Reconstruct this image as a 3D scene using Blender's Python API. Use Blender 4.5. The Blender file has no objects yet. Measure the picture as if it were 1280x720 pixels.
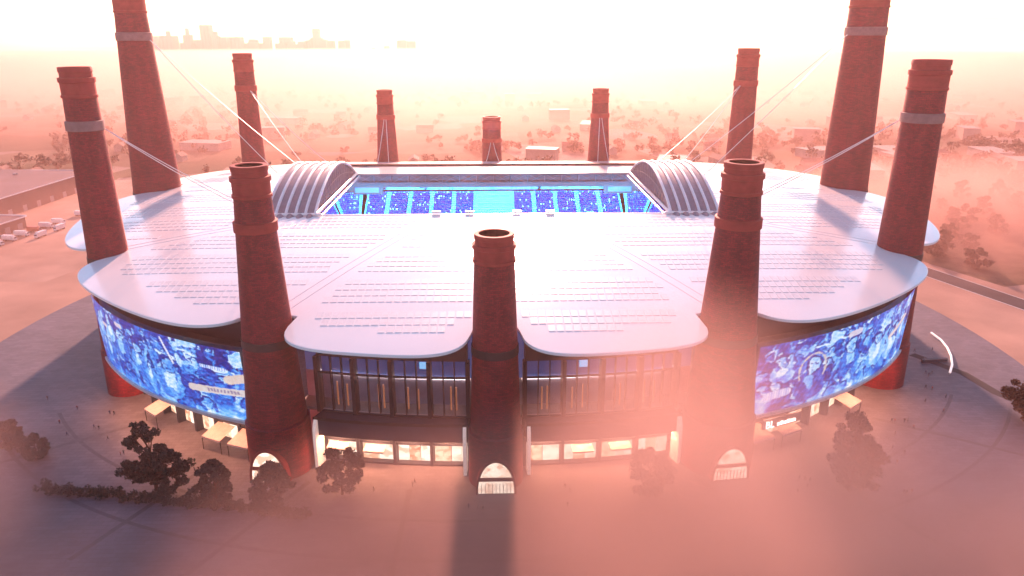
import bpy, bmesh, math, random
import numpy as np
from mathutils import Vector, Matrix, noise

random.seed(7); rng = np.random.default_rng(7)
scene = bpy.context.scene
C = scene.collection
R = math.radians

# ------------------------------------------------------------------ camera
cam_d = bpy.data.cameras.new('camera'); cam = bpy.data.objects.new('camera', cam_d); C.objects.link(cam)
cam.location = (0, -330, 120)
cam.rotation_euler = (R(90 - 18.7), 0, R(-1.42))
cam_d.sensor_width = 36; cam_d.lens = 36 * 929 / 1280
cam_d.clip_start = 1; cam_d.clip_end = 30000
scene.camera = cam

# ------------------------------------------------------------------ sky and sun
SUN_EL, SUN_AZ = 17.0, 2.0        # azimuth clockwise from +Y
world = bpy.data.worlds.new('World'); scene.world = world; world.use_nodes = True
wn = world.node_tree; bg = wn.nodes['Background']
sky = wn.nodes.new('ShaderNodeTexSky'); sky.sky_type = 'NISHITA'; sky.sun_disc = False
sky.sun_elevation = R(SUN_EL); sky.sun_rotation = R(SUN_AZ)
sky.air_density = 1.0; sky.dust_density = 0.5; sky.ozone_density = 3.0; sky.altitude = 100
tcw = wn.nodes.new('ShaderNodeTexCoord'); mpw = wn.nodes.new('ShaderNodeMapping'); mpw.inputs['Scale'].default_value = (1.3, 1.3, 22)
nzw = wn.nodes.new('ShaderNodeTexNoise'); nzw.inputs['Scale'].default_value = 2.2; nzw.inputs['Detail'].default_value = 6; nzw.inputs['Roughness'].default_value = 0.55
rpw = wn.nodes.new('ShaderNodeValToRGB'); rpw.color_ramp.elements[0].position = 0.34; rpw.color_ramp.elements[0].color = (0.40, 0.27, 0.22, 1); rpw.color_ramp.elements[1].position = 0.66; rpw.color_ramp.elements[1].color = (1, 1, 1, 1)
mxw = wn.nodes.new('ShaderNodeMix'); mxw.data_type = 'RGBA'; mxw.blend_type = 'MULTIPLY'; mxw.inputs[0].default_value = 1      # thin streaks of cloud all round
wn.links.new(tcw.outputs['Generated'], mpw.inputs[0]); wn.links.new(mpw.outputs[0], nzw.inputs['Vector']); wn.links.new(nzw.outputs['Fac'], rpw.inputs[0])
wn.links.new(sky.outputs[0], mxw.inputs[6]); wn.links.new(rpw.outputs[0], mxw.inputs[7]); wn.links.new(mxw.outputs[2], bg.inputs[0]); bg.inputs[1].default_value = 0.125
sun_d = bpy.data.lights.new('sun', 'SUN'); sun = bpy.data.objects.new('sun', sun_d); C.objects.link(sun)
sun_d.energy = 3.5; sun_d.angle = R(2.0); sun_d.color = (1.0, 0.48, 0.37)
sdir = Vector((math.sin(R(SUN_AZ)) * math.cos(R(SUN_EL)), math.cos(R(SUN_AZ)) * math.cos(R(SUN_EL)), math.sin(R(SUN_EL))))
sun.rotation_euler = (-sdir).to_track_quat('-Z', 'Y').to_euler()
vs = scene.view_settings
vs.view_transform = 'Standard'; vs.look = 'None'; vs.gamma = 1; vs.use_curve_mapping = False
vs.exposure = 1.95
HAZE_DENSITY = 0.00018
scene.cycles.transparent_max_bounces = 64; scene.cycles.volume_bounces = 0

# ------------------------------------------------------------------ helpers
def tag(o, label=None, cat=None, group=None, kind=None):
    if label: o['label'] = label
    if cat: o['category'] = cat
    if group: o['group'] = group
    if kind: o['kind'] = kind
    return o

def empty(name, loc=(0, 0, 0), rz=0.0, parent=None):
    o = bpy.data.objects.new(name, None); C.objects.link(o)
    o.location = loc; o.rotation_euler = (0, 0, rz); o.empty_display_size = 1
    if parent: o.parent = parent
    return o

def mesh(name, v, f, m=None, parent=None, smooth=False, idx=None):
    me = bpy.data.meshes.new(name); me.from_pydata([tuple(p) for p in v], [], f)
    ms = m if isinstance(m, (list, tuple)) else ([m] if m else [])
    for x in ms: me.materials.append(x)
    if idx is not None: me.polygons.foreach_set('material_index', idx)
    if smooth: me.polygons.foreach_set('use_smooth', [True] * len(me.polygons))
    me.update()
    return link(name, me, parent)

def link(name, me, parent=None):
    o = bpy.data.objects.new(name, me); C.objects.link(o)
    if parent: o.parent = parent
    return o

class MB:
    """collects plain shapes for one mesh"""
    def __init__(s): s.v = []; s.f = []; s.mi = []; s.cur = 0
    def add(s, v, f):
        n = len(s.v); s.v += [tuple(p) for p in v]; s.f += [tuple(i + n for i in q) for q in f]; s.mi += [s.cur] * len(f)
    def box(s, c, d, rz=0.0, tilt=None):
        x, y, z = d[0] / 2, d[1] / 2, d[2] / 2
        vs_ = [Vector((a * x, b * y, e * z)) for e in (-1, 1) for a, b in ((-1, -1), (1, -1), (1, 1), (-1, 1))]
        M = Matrix.Rotation(rz, 3, 'Z')
        if tilt is not None: M = M @ tilt
        s.add([M @ p + Vector(c) for p in vs_], [(3, 2, 1, 0), (4, 5, 6, 7), (0, 1, 5, 4), (1, 2, 6, 5), (2, 3, 7, 6), (3, 0, 4, 7)])
    def tube(s, a, b, r, n=8, r2=None, caps=True):
        a = Vector(a); b = Vector(b); d = (b - a).normalized(); r2 = r if r2 is None else r2
        u = d.orthogonal().normalized(); w = d.cross(u)
        vs_ = []
        for p, rr in ((a, r), (b, r2)):
            for i in range(n):
                t = 2 * math.pi * i / n; vs_.append(p + (u * math.cos(t) + w * math.sin(t)) * rr)
        f = [(i, (i + 1) % n, n + (i + 1) % n, n + i) for i in range(n)]
        if caps: f += [tuple(range(n))[::-1], tuple(range(n, 2 * n))]
        s.add(vs_, f)
    def path(s, pts, r, n=8):
        for a, b in zip(pts[:-1], pts[1:]): s.tube(a, b, r, n)
    def lathe(s, prof, n=48, c=(0, 0, 0)):
        k = len(prof); vs_ = []
        for (r, z) in prof:
            for i in range(n):
                t = 2 * math.pi * i / n; vs_.append((c[0] + r * math.cos(t), c[1] + r * math.sin(t), c[2] + z))
        f = [(j * n + i, j * n + (i + 1) % n, (j + 1) * n + (i + 1) % n, (j + 1) * n + i) for j in range(k - 1) for i in range(n)]
        s.add(vs_, f)
    def grid(s, P):
        """P[i][j] points"""
        n, m = len(P), len(P[0])
        s.add([p for r in P for p in r], [(i * m + j, i * m + j + 1, (i + 1) * m + j + 1, (i + 1) * m + j) for i in range(n - 1) for j in range(m - 1)])
    def build(s, name, m, parent=None, smooth=False):
        return mesh(name, s.v, s.f, m, parent, smooth, s.mi)

def autosmooth(o, ang=35):
    me = o.data; me.polygons.foreach_set('use_smooth', [True] * len(me.polygons))
    bm = bmesh.new(); bm.from_mesh(me)
    for e in bm.edges:
        if len(e.link_faces) == 2 and e.calc_face_angle(0) > R(ang): e.smooth = False
    bm.to_mesh(me); bm.free(); return o

def copy_tree(o, parent=None, loc=None, rz=None, scale=None):
    c = o.copy(); C.objects.link(c); c.parent = parent
    if loc is not None: c.location = loc
    if rz is not None: c.rotation_euler = (0, 0, rz)
    if scale is not None: c.scale = scale
    for ch in KIDS.get(o.name, []) or o.children: copy_tree(ch, c)
    return c
KIDS = {}

# ------------------------------------------------------------------ materials
def new_mat(name):
    m = bpy.data.materials.new(name); m.use_nodes = True
    return m, m.node_tree.nodes, m.node_tree.links, m.node_tree.nodes['Principled BSDF']

def mat(name, col, rough=0.7, var=0.18, scale=0.3, metal=0.0, spec=0.5, bump=0.0, bscale=None, emit=None, estr=0.0, col2=None, detail=5):
    m, N, L, b = new_mat(name)
    b.inputs['Roughness'].default_value = rough; b.inputs['Metallic'].default_value = metal
    b.inputs['Specular IOR Level'].default_value = spec
    tc = N.new('ShaderNodeTexCoord'); nz = N.new('ShaderNodeTexNoise')
    nz.inputs['Scale'].default_value = scale; nz.inputs['Detail'].default_value = detail
    L.new(tc.outputs['Object'], nz.inputs['Vector'])
    rp = N.new('ShaderNodeValToRGB'); L.new(nz.outputs['Fac'], rp.inputs[0])
    lo = [c * (1 - var) for c in col]; hi = [min(1, c * (1 + var)) for c in (col2 or col)]
    rp.color_ramp.elements[0].position = 0.3; rp.color_ramp.elements[1].position = 0.7
    rp.color_ramp.elements[0].color = (*lo, 1); rp.color_ramp.elements[1].color = (*hi, 1)
    L.new(rp.outputs[0], b.inputs['Base Color'])
    if bump:
        n2 = N.new('ShaderNodeTexNoise'); n2.inputs['Scale'].default_value = bscale or scale * 6; n2.inputs['Detail'].default_value = 3
        L.new(tc.outputs['Object'], n2.inputs['Vector'])
        bp = N.new('ShaderNodeBump'); bp.inputs['Strength'].default_value = bump; bp.inputs['Distance'].default_value = 0.3
        L.new(n2.outputs['Fac'], bp.inputs['Height']); L.new(bp.outputs[0], b.inputs['Normal'])
    if emit:
        b.inputs['Emission Color'].default_value = (*emit, 1); b.inputs['Emission Strength'].default_value = estr
    return m

def brick_mat(name, c1, c2, mortar, w=0.9, h=0.3):
    """brick courses wrapped round a shaft: u = angle * radius, v = height"""
    m, N, L, b = new_mat(name); b.inputs['Roughness'].default_value = 0.6; b.inputs['Specular IOR Level'].default_value = 0.35
    tc = N.new('ShaderNodeTexCoord'); sp = N.new('ShaderNodeSeparateXYZ'); L.new(tc.outputs['Object'], sp.inputs[0])
    at = N.new('ShaderNodeMath'); at.operation = 'ARCTAN2'; L.new(sp.outputs[1], at.inputs[0]); L.new(sp.outputs[0], at.inputs[1])
    mu = N.new('ShaderNodeMath'); mu.operation = 'MULTIPLY'; mu.inputs[1].default_value = 7.0; L.new(at.outputs[0], mu.inputs[0])
    cb = N.new('ShaderNodeCombineXYZ'); L.new(mu.outputs[0], cb.inputs[0]); L.new(sp.outputs[2], cb.inputs[1])
    br = N.new('ShaderNodeTexBrick'); L.new(cb.outputs[0], br.inputs['Vector'])
    br.inputs['Color1'].default_value = (*c1, 1); br.inputs['Color2'].default_value = (*c2, 1); br.inputs['Mortar'].default_value = (*mortar, 1)
    br.inputs['Scale'].default_value = 1.0; br.inputs['Brick Width'].default_value = w; br.inputs['Row Height'].default_value = h
    br.inputs['Mortar Size'].default_value = 0.05; br.inputs['Bias'].default_value = 0.0
    nz = N.new('ShaderNodeTexNoise'); nz.inputs['Scale'].default_value = 0.22; nz.inputs['Detail'].default_value = 7; nz.inputs['Roughness'].default_value = 0.65
    mp = N.new('ShaderNodeMapping'); mp.inputs['Scale'].default_value = (1, 1, 0.35); L.new(tc.outputs['Object'], mp.inputs[0]); L.new(mp.outputs[0], nz.inputs['Vector'])
    mr = N.new('ShaderNodeMapRange'); mr.inputs[1].default_value = 0.3; mr.inputs[2].default_value = 0.7; mr.inputs[3].default_value = 0.6; mr.inputs[4].default_value = 1.25
    L.new(nz.outputs['Fac'], mr.inputs[0])
    n3 = N.new('ShaderNodeTexNoise'); n3.inputs['Scale'].default_value = 3.2; n3.inputs['Detail'].default_value = 2; L.new(tc.outputs['Object'], n3.inputs['Vector'])
    m3 = N.new('ShaderNodeMapRange'); m3.inputs[1].default_value = 0.3; m3.inputs[2].default_value = 0.7; m3.inputs[3].default_value = 0.7; m3.inputs[4].default_value = 1.3; L.new(n3.outputs['Fac'], m3.inputs[0])
    mm = N.new('ShaderNodeMath'); mm.operation = 'MULTIPLY'; L.new(mr.outputs[0], mm.inputs[0]); L.new(m3.outputs[0], mm.inputs[1])
    mx = N.new('ShaderNodeMix'); mx.data_type = 'RGBA'; mx.blend_type = 'MULTIPLY'; mx.inputs[0].default_value = 1
    L.new(br.outputs['Color'], mx.inputs[6]); L.new(mm.outputs[0], mx.inputs[7]); L.new(mx.outputs[2], b.inputs['Base Color'])
    bp = N.new('ShaderNodeBump'); bp.inputs['Strength'].default_value = 0.5; bp.inputs['Distance'].default_value = 0.05
    L.new(br.outputs['Fac'], bp.inputs['Height']); bp.invert = True; L.new(bp.outputs[0], b.inputs['Normal'])
    return m

def glass_mat(name, tint=(0.75, 0.82, 0.9), refl=0.12):
    m, N, L, b = new_mat(name); N.remove(b)
    t = N.new('ShaderNodeBsdfTransparent'); t.inputs[0].default_value = (*tint, 1)
    g = N.new('ShaderNodeBsdfGlossy'); g.inputs['Roughness'].default_value = 0.03
    fr = N.new('ShaderNodeFresnel'); fr.inputs[0].default_value = 1.5
    x = N.new('ShaderNodeMixShader'); L.new(fr.outputs[0], x.inputs[0]); L.new(t.outputs[0], x.inputs[1]); L.new(g.outputs[0], x.inputs[2])
    L.new(x.outputs[0], N['Material Output'].inputs[0]); return m

def lit_mat(name, c1, c2, s, scale=0.35):
    """a lit interior behind a window: emission that varies like goods, shelves and lamps"""
    m, N, L, b = new_mat(name)
    tc = N.new('ShaderNodeTexCoord'); mp = N.new('ShaderNodeMapping'); mp.inputs['Scale'].default_value = (1, 1, 1.4)
    L.new(tc.outputs['Object'], mp.inputs[0])
    vo = N.new('ShaderNodeTexVoronoi'); vo.inputs['Scale'].default_value = scale * 1.3; vo.distance = 'MANHATTAN'; L.new(mp.outputs[0], vo.inputs['Vector'])
    nz = N.new('ShaderNodeTexNoise'); nz.inputs['Scale'].default_value = scale; nz.inputs['Detail'].default_value = 6; L.new(mp.outputs[0], nz.inputs['Vector'])
    mx = N.new('ShaderNodeMix'); mx.data_type = 'RGBA'; mx.inputs[0].default_value = 0.45
    L.new(nz.outputs['Fac'], mx.inputs[6]); L.new(vo.outputs['Color'], mx.inputs[7])
    rp = N.new('ShaderNodeValToRGB'); L.new(mx.outputs[2], rp.inputs[0])
    rp.color_ramp.elements[0].position = 0.3; rp.color_ramp.elements[0].color = (*c1, 1)
    rp.color_ramp.elements[1].position = 0.62; rp.color_ramp.elements[1].color = (*c2, 1)
    b.inputs['Base Color'].default_value = (0.05, 0.04, 0.035, 1); b.inputs['Roughness'].default_value = 0.3
    L.new(rp.outputs[0], b.inputs['Emission Color']); b.inputs['Emission Strength'].default_value = s
    return m

M = {}
M['brick'] = brick_mat('red_brick', (0.30, 0.012, 0.020), (0.17, 0.005, 0.012), (0.10, 0.012, 0.016), 1.5, 0.55)
M['brick_wall'] = mat('brick_wall', (0.24, 0.012, 0.02), 0.85, 0.25, 0.15, spec=0.2)
M['terracotta'] = mat('terracotta', (0.34, 0.035, 0.03), 0.7, 0.2, 0.4, spec=0.3)
M['soot'] = mat('soot', (0.05, 0.015, 0.012), 0.95, 0.3, 0.6, spec=0.1)
M['ring'] = mat('steel_collar', (0.24, 0.13, 0.12), 0.6, 0.2, 0.5)
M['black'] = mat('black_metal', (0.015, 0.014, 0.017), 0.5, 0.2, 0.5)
M['dark'] = mat('dark_cladding', (0.026, 0.032, 0.05), 0.55, 0.2, 0.2)
M['roof'] = mat('white_roof_membrane', (0.92, 0.87, 0.84), 0.18, 0.04, 0.03, spec=1.0)
M['panel'] = mat('roof_panel', (0.80, 0.76, 0.75), 0.25, 0.06, 0.6, spec=0.6)
M['white'] = mat('white_paint', (0.82, 0.80, 0.80), 0.35, 0.05, 0.4)
M['vault'] = mat('grey_vault_cladding', (0.20, 0.19, 0.22), 0.4, 0.12, 0.4)
M['steel'] = mat('grey_steel', (0.30, 0.30, 0.34), 0.4, 0.12, 0.6, metal=0.6)
M['cable'] = mat('pale_cable', (0.75, 0.72, 0.70), 0.4, 0.05, 1)
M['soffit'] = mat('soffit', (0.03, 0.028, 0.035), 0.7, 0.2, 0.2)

# ------------------------------------------------------------------ ground
def terrain():
    m, N, L, b = new_mat('ground'); b.inputs['Roughness'].default_value = 0.95; b.inputs['Specular IOR Level'].default_value = 0.1
    tc = N.new('ShaderNodeTexCoord')
    vo = N.new('ShaderNodeTexVoronoi'); vo.inputs['Scale'].default_value = 0.012; L.new(tc.outputs['Object'], vo.inputs['Vector'])
    nz = N.new('ShaderNodeTexNoise'); nz.inputs['Scale'].default_value = 0.02; nz.inputs['Detail'].default_value = 9; nz.inputs['Roughness'].default_value = 0.7
    L.new(tc.outputs['Object'], nz.inputs['Vector'])
    r1 = N.new('ShaderNodeValToRGB'); L.new(vo.outputs['Color'], r1.inputs[0])
    r1.color_ramp.interpolation = 'CONSTANT'
    cols = [(0.0, (0.07, 0.075, 0.035)), (0.3, (0.12, 0.10, 0.06)), (0.5, (0.05, 0.06, 0.03)), (0.72, (0.20, 0.17, 0.14)), (0.88, (0.10, 0.10, 0.10))]
    e = r1.color_ramp.elements; e[0].color = (*cols[0][1], 1); e[1].position = cols[1][0]; e[1].color = (*cols[1][1], 1)
    for p, c in cols[2:]: x = e.new(p); x.color = (*c, 1)
    mx = N.new('ShaderNodeMix'); mx.data_type = 'RGBA'; mx.blend_type = 'OVERLAY'; mx.inputs[0].default_value = 0.8
    L.new(r1.outputs[0], mx.inputs[6]); L.new(nz.outputs['Fac'], mx.inputs[7]); L.new(mx.outputs[2], b.inputs['Base Color'])
    bm = MB(); n = 96
    rs = [0, 200, 400, 800, 1600, 3000, 5200]
    bm.v = [(0, 0, 0)]; 
    for r in rs[1:]:
        for i in range(n): bm.v.append((r * math.cos(2 * math.pi * i / n), 300 + r * math.sin(2 * math.pi * i / n), 0))
    for i in range(n): bm.f.append((0, 1 + i, 1 + (i + 1) % n))
    for k in range(len(rs) - 2):
        for i in range(n): bm.f.append((1 + k * n + i, 1 + (k + 1) * n + i, 1 + (k + 1) * n + (i + 1) % n, 1 + k * n + (i + 1) % n))
    bm.mi = [0] * len(bm.f); bm.v[0] = (0, 300, 0)
    return tag(bm.build('ground', m), kind='structure')
terrain()

def sheet(name, pts, z, m):
    bm = bmesh.new(); vs_ = [bm.verts.new((x, y, z)) for x, y in pts]; f = bm.faces.new(vs_)
    if f.normal.z < 0: f.normal_flip()
    bmesh.ops.triangulate(bm, faces=[f])
    me = bpy.data.meshes.new(name); bm.to_mesh(me); bm.free(); me.materials.append(m)
    o = link(name, me); tag(o, kind='structure'); return o

def plaza_mat():
    m, N, L, b = new_mat('plaza_paving'); b.inputs['Roughness'].default_value = 0.6; b.inputs['Specular IOR Level'].default_value = 0.35
    tc = N.new('ShaderNodeTexCoord')
    br = N.new('ShaderNodeTexBrick'); L.new(tc.outputs['Object'], br.inputs['Vector']); br.inputs['Scale'].default_value = 1
    br.inputs['Brick Width'].default_value = 3.2; br.inputs['Row Height'].default_value = 1.6; br.inputs['Mortar Size'].default_value = 0.06
    br.inputs['Color1'].default_value = (0.165, 0.14, 0.165, 1); br.inputs['Color2'].default_value = (0.13, 0.11, 0.135, 1); br.inputs['Mortar'].default_value = (0.10, 0.085, 0.09, 1)
    nz = N.new('ShaderNodeTexNoise'); nz.inputs['Scale'].default_value = 0.035; nz.inputs['Detail'].default_value = 8; nz.inputs['Roughness'].default_value = 0.65
    L.new(tc.outputs['Object'], nz.inputs['Vector'])
    mr = N.new('ShaderNodeMapRange'); mr.inputs[1].default_value = 0.3; mr.inputs[2].default_value = 0.7; mr.inputs[3].default_value = 0.62; mr.inputs[4].default_value = 1.2
    L.new(nz.outputs['Fac'], mr.inputs[0])
    mx = N.new('ShaderNodeMix'); mx.data_type = 'RGBA'; mx.blend_type = 'MULTIPLY'; mx.inputs[0].default_value = 1
    L.new(br.outputs['Color'], mx.inputs[6]); L.new(mr.outputs[0], mx.inputs[7]); L.new(mx.outputs[2], b.inputs['Base Color'])
    return m
M['plaza'] = plaza_mat()
M['asphalt'] = mat('asphalt', (0.055, 0.052, 0.055), 0.9, 0.3, 0.08, spec=0.2)
M['yard'] = mat('sunglow_yard', (0.38, 0.24, 0.18), 0.9, 0.3, 0.03, spec=0.2, detail=9)  # orange glare of the low sun put into the yard's colour
M['apron'] = mat('sunglow_concrete', (0.42, 0.25, 0.18), 0.85, 0.25, 0.025, spec=0.25, detail=9)  # outer ground also tinted with the warm sun glare
M['line'] = mat('road_line', (0.75, 0.72, 0.68), 0.7, 0.15, 1)
M['grass'] = mat('lawn', (0.17, 0.115, 0.065), 0.95, 0.35, 0.1, spec=0.1, detail=9)

def ell(a, b, n=120, c=(0, 0)): return [(c[0] + a * math.cos(2 * math.pi * i / n), c[1] + b * math.sin(2 * math.pi * i / n)) for i in range(n)]
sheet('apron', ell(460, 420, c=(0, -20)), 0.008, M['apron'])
sheet('plaza', ell(205, 240, c=(0, -42)), 0.02, M['plaza'])
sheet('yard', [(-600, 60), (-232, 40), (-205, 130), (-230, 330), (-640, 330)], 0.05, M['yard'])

# ------------------------------------------------------------------ stadium roof geometry
AL, AR, B_ = 166.0, 177.5, 156.0
def A(c): return AR if c >= 0 else AL
NSE = 2.28                      # the plan is a slightly squared ellipse
def rho(c, s): return (abs(c) ** NSE + abs(s) ** NSE) ** (-1 / NSE)
def pt(phi, s): c = math.cos(phi); n = math.sin(phi); k = s * rho(c, n); return (A(c) * k * c, B_ * k * n)
def snorm(x, y): return (abs(x / A(x)) ** NSE + abs(y / B_) ** NSE) ** (1 / NSE)
def sm(a, b, x): t = max(0, min(1, (x - a) / (b - a))); return t * t * (3 - 2 * t)
def zroof(x, y):
    s = snorm(x, y)
    return 54.8 - 12.0 * abs(y / B_) ** 2.2 - 2.6 * max(0, (abs(x) - 85) / 80) ** 2
# x, y, roof-level radius, top radius, height
CH = [(0, -145, 6.1, 5.0, 72.3), (65.5, -137, 7.9, 4.6, 89), (141, -84, 7.3, 5.7, 113), (168, 20, 10.8, 7.9, 143),
      (139, 90, 7.3, 5.6, 114), (66, 138, 6.8, 4.6, 90), (-1, 148, 6.3, 5.5, 72.2), (-66, 138, 6.6, 4.45, 89.3),
      (-134, 90, 6.4, 4.9, 111.5), (-158, 20, 10.5, 6.0, 140.5), (-131, -84, 6.3, 4.7, 111), (-63, -137, 6.9, 4.3, 88.7)]
PH = [math.atan2(y / B_, x / A(x)) for x, y, *_ in CH]
HX, HY = 87.0, 44.5            # half size of the roof opening incl. the two vaults

stadium = tag(empty('stadium'), 'round white-roofed football stadium with glazed front and blue lit stands inside', 'stadium')
def s_in(phi):
    c, s = abs(math.cos(phi)), abs(math.sin(phi))
    return min(HX / (A(math.cos(phi)) * c) if c > 1e-6 else 9, HY / (B_ * s) if s > 1e-6 else 9) / rho(c, s)
def s_out(phi, p0, p1, i0, i1):
    def arm(pc, i):
        x, y, r = CH[i][0], CH[i][1], CH[i][2]
        return (r * 0.97) / math.hypot(*pt(pc, 0.93))
    a = p0 + arm(p0, i0); b = p1 - arm(p1, i1); sn = 0.905
    if phi <= a or phi >= b: return sn
    t = 2 * (phi - a) / (b - a) - 1
    return sn + (1 - sn) * max(0.0, 1 - abs(t) ** 4.6) ** (1 / 2.6)
petals = []
for k in range(12):
    i0, i1 = k, (k + 1) % 12
    p0, p1 = PH[i0], PH[i1]
    if p1 < p0: p1 += 2 * math.pi
    n = 72
    ph = [p0 + (p1 - p0) * (0.5 - 0.5 * math.cos(math.pi * i / n)) * 0.75 + (p1 - p0) * i / n * 0.25 for i in range(n + 1)]
    for cx_, cy_ in ((HX, HY), (-HX, HY), (-HX, -HY), (HX, -HY)):
        q = math.atan2(cy_ / B_, cx_ / A(cx_))
        while q < p0: q += 2 * math.pi
        if p0 < q < p1: ph.append(q)
    ph.sort()
    b = MB(); P = []; U = 26
    for p in ph:
        si, so = s_in(p), s_out(p, p0, p1, i0, i1); row = []
        for u in range(U + 1):
            s = si + (so - si) * (1 - (1 - u / U) ** 1.25); x, y = pt(p, s); row.append((x, y, zroof(x, y)))
        x, y = pt(p, so); z = row[-1][2]
        x2, y2 = pt(p, so + 0.001); row.append((x2, y2, z - 0.12)); row.append((x2, y2, z - 0.8))
        x2, y2 = pt(p, so - 0.006); row.append((x2, y2, z - 1.1))
        x2, y2 = pt(p, so - 0.06); row.append((x2, y2, z - 1.2))
        P.append(row)
    b.grid(P)
    o = b.build('roof_petal', M['roof'], stadium); autosmooth(o, 14)
    petals.append((o, p0, p1, i0, i1))

def petal_of(x, y):
    q = math.atan2(y / B_, x / A(x))
    for j, (o, p0, p1, i0, i1) in enumerate(petals):
        for qq in (q, q + 2 * math.pi, q - 2 * math.pi):
            if p0 <= qq < p1:
                return j, qq
    return 0, q
def dist_seam(x, y, j):
    """distance to the two radial seams of a petal"""
    o, p0, p1, i0, i1 = petals[j]; d = 1e9
    for i in (i0, i1):
        cx, cy = CH[i][0], CH[i][1]
        q = PH[i]; sx, sy = pt(q, s_in(q)); ux, uy = cx - sx, cy - sy; l = math.hypot(ux, uy); ux /= l; uy /= l
        d = min(d, abs((x - sx) * uy - (y - sy) * ux))
    return d
# roof lights and panels: rows along x in bundles of four, draped on the roof
rows = []
y = -48.5; g = 0
ys = []
while y > -146:
    for r_ in range(4): ys.append((y - r_ * 4.0, g))
    y -= 21.5; g += 1
y = -40.5
while y < 120:
    for r_ in range(4): ys.append((y + r_ * 4.0, -1))
    y += 24
PW, PD = 2.3, 3.5
for j, (o, p0, p1, i0, i1) in enumerate(petals):
    pass
bundles = {}
for (yy, g) in ys:
    xs = np.arange(-172, 172, PW)
    for x in xs:
        xc = x + PW / 2
        if abs(xc) < HX + 5 and abs(yy) < HY + 3.5: continue
        if g == -1 and abs(xc) < HX + 5: continue
        s = snorm(xc, yy)
        j, q = petal_of(xc, yy); o, p0, p1, i0, i1 = petals[j]
        if s > s_out(q, p0, p1, i0, i1) - 0.075 - 0.05 * (1 - min(1, 4 * min(q - p0, p1 - q) / (p1 - p0))): continue
        if dist_seam(xc, yy, j) < 5.0: continue
        if any(math.hypot(xc - c[0], yy - c[1]) < c[2] + 3 for c in CH): continue
        bundles.setdefault((j, round(yy, 1)), []).append(xc)
for (j, yy), xs in bundles.items():
    if len(xs) < 5: continue
    b = MB(); w, d, h = PW * 0.8 / 2, PD / 2, 0.28
    for x in xs:
        tops = [(x - w, yy - d), (x + w, yy - d), (x + w, yy + d), (x - w, yy + d)]
        zt = [zroof(px, py) for px, py in tops]
        lift = [0.11, 0.11, 0.05, 0.05]
        v = [(px, py, z - 0.1) for (px, py), z in zip(tops, zt)] + [(px, py, z + e) for (px, py), z, e in zip(tops, zt, lift)]
        b.add(v, [(4, 5, 6, 7), (0, 1, 5, 4), (1, 2, 6, 5), (3, 0, 4, 7)])
    tag(b.build('panel_row', M['panel'], petals[j][0]), kind='stuff')

for k in range(12):
    q = PH[k]; si = s_in(q)
    for sgn in (-1, 1):
        b = MB(); pp = []
        for n_ in range(25):
            u = si + 0.006 + (0.895 - si) * n_ / 24; x, y = pt(q, u); l = math.hypot(x, y) ; pp.append((x - sgn * y / l * 1.6, y + sgn * x / l * 1.6, 0))
        b.grid([[(x, y, zroof(x, y) - 0.05), (x, y, zroof(x, y) + 0.07), (x - y * 0.0016, y + x * 0.0016, zroof(x, y) + 0.07), (x - y * 0.0016, y + x * 0.0016, zroof(x, y) - 0.05)] for x, y, _ in pp])
        b.build('seam_batten', M['panel'], petals[k][0])
# wall, soffit ring and inside of the shell
def ring_wall(name, s, z0, z1, m, parent, p0=0, p1=2 * math.pi, n=160, s1=None):
    b = MB(); s1 = s if s1 is None else s1
    b.grid([[(*pt(p0 + (p1 - p0) * i / n, s), z0), (*pt(p0 + (p1 - p0) * i / n, s1), z1)] for i in range(n + 1)])
    return b.build(name, m, parent, smooth=True)

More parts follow.
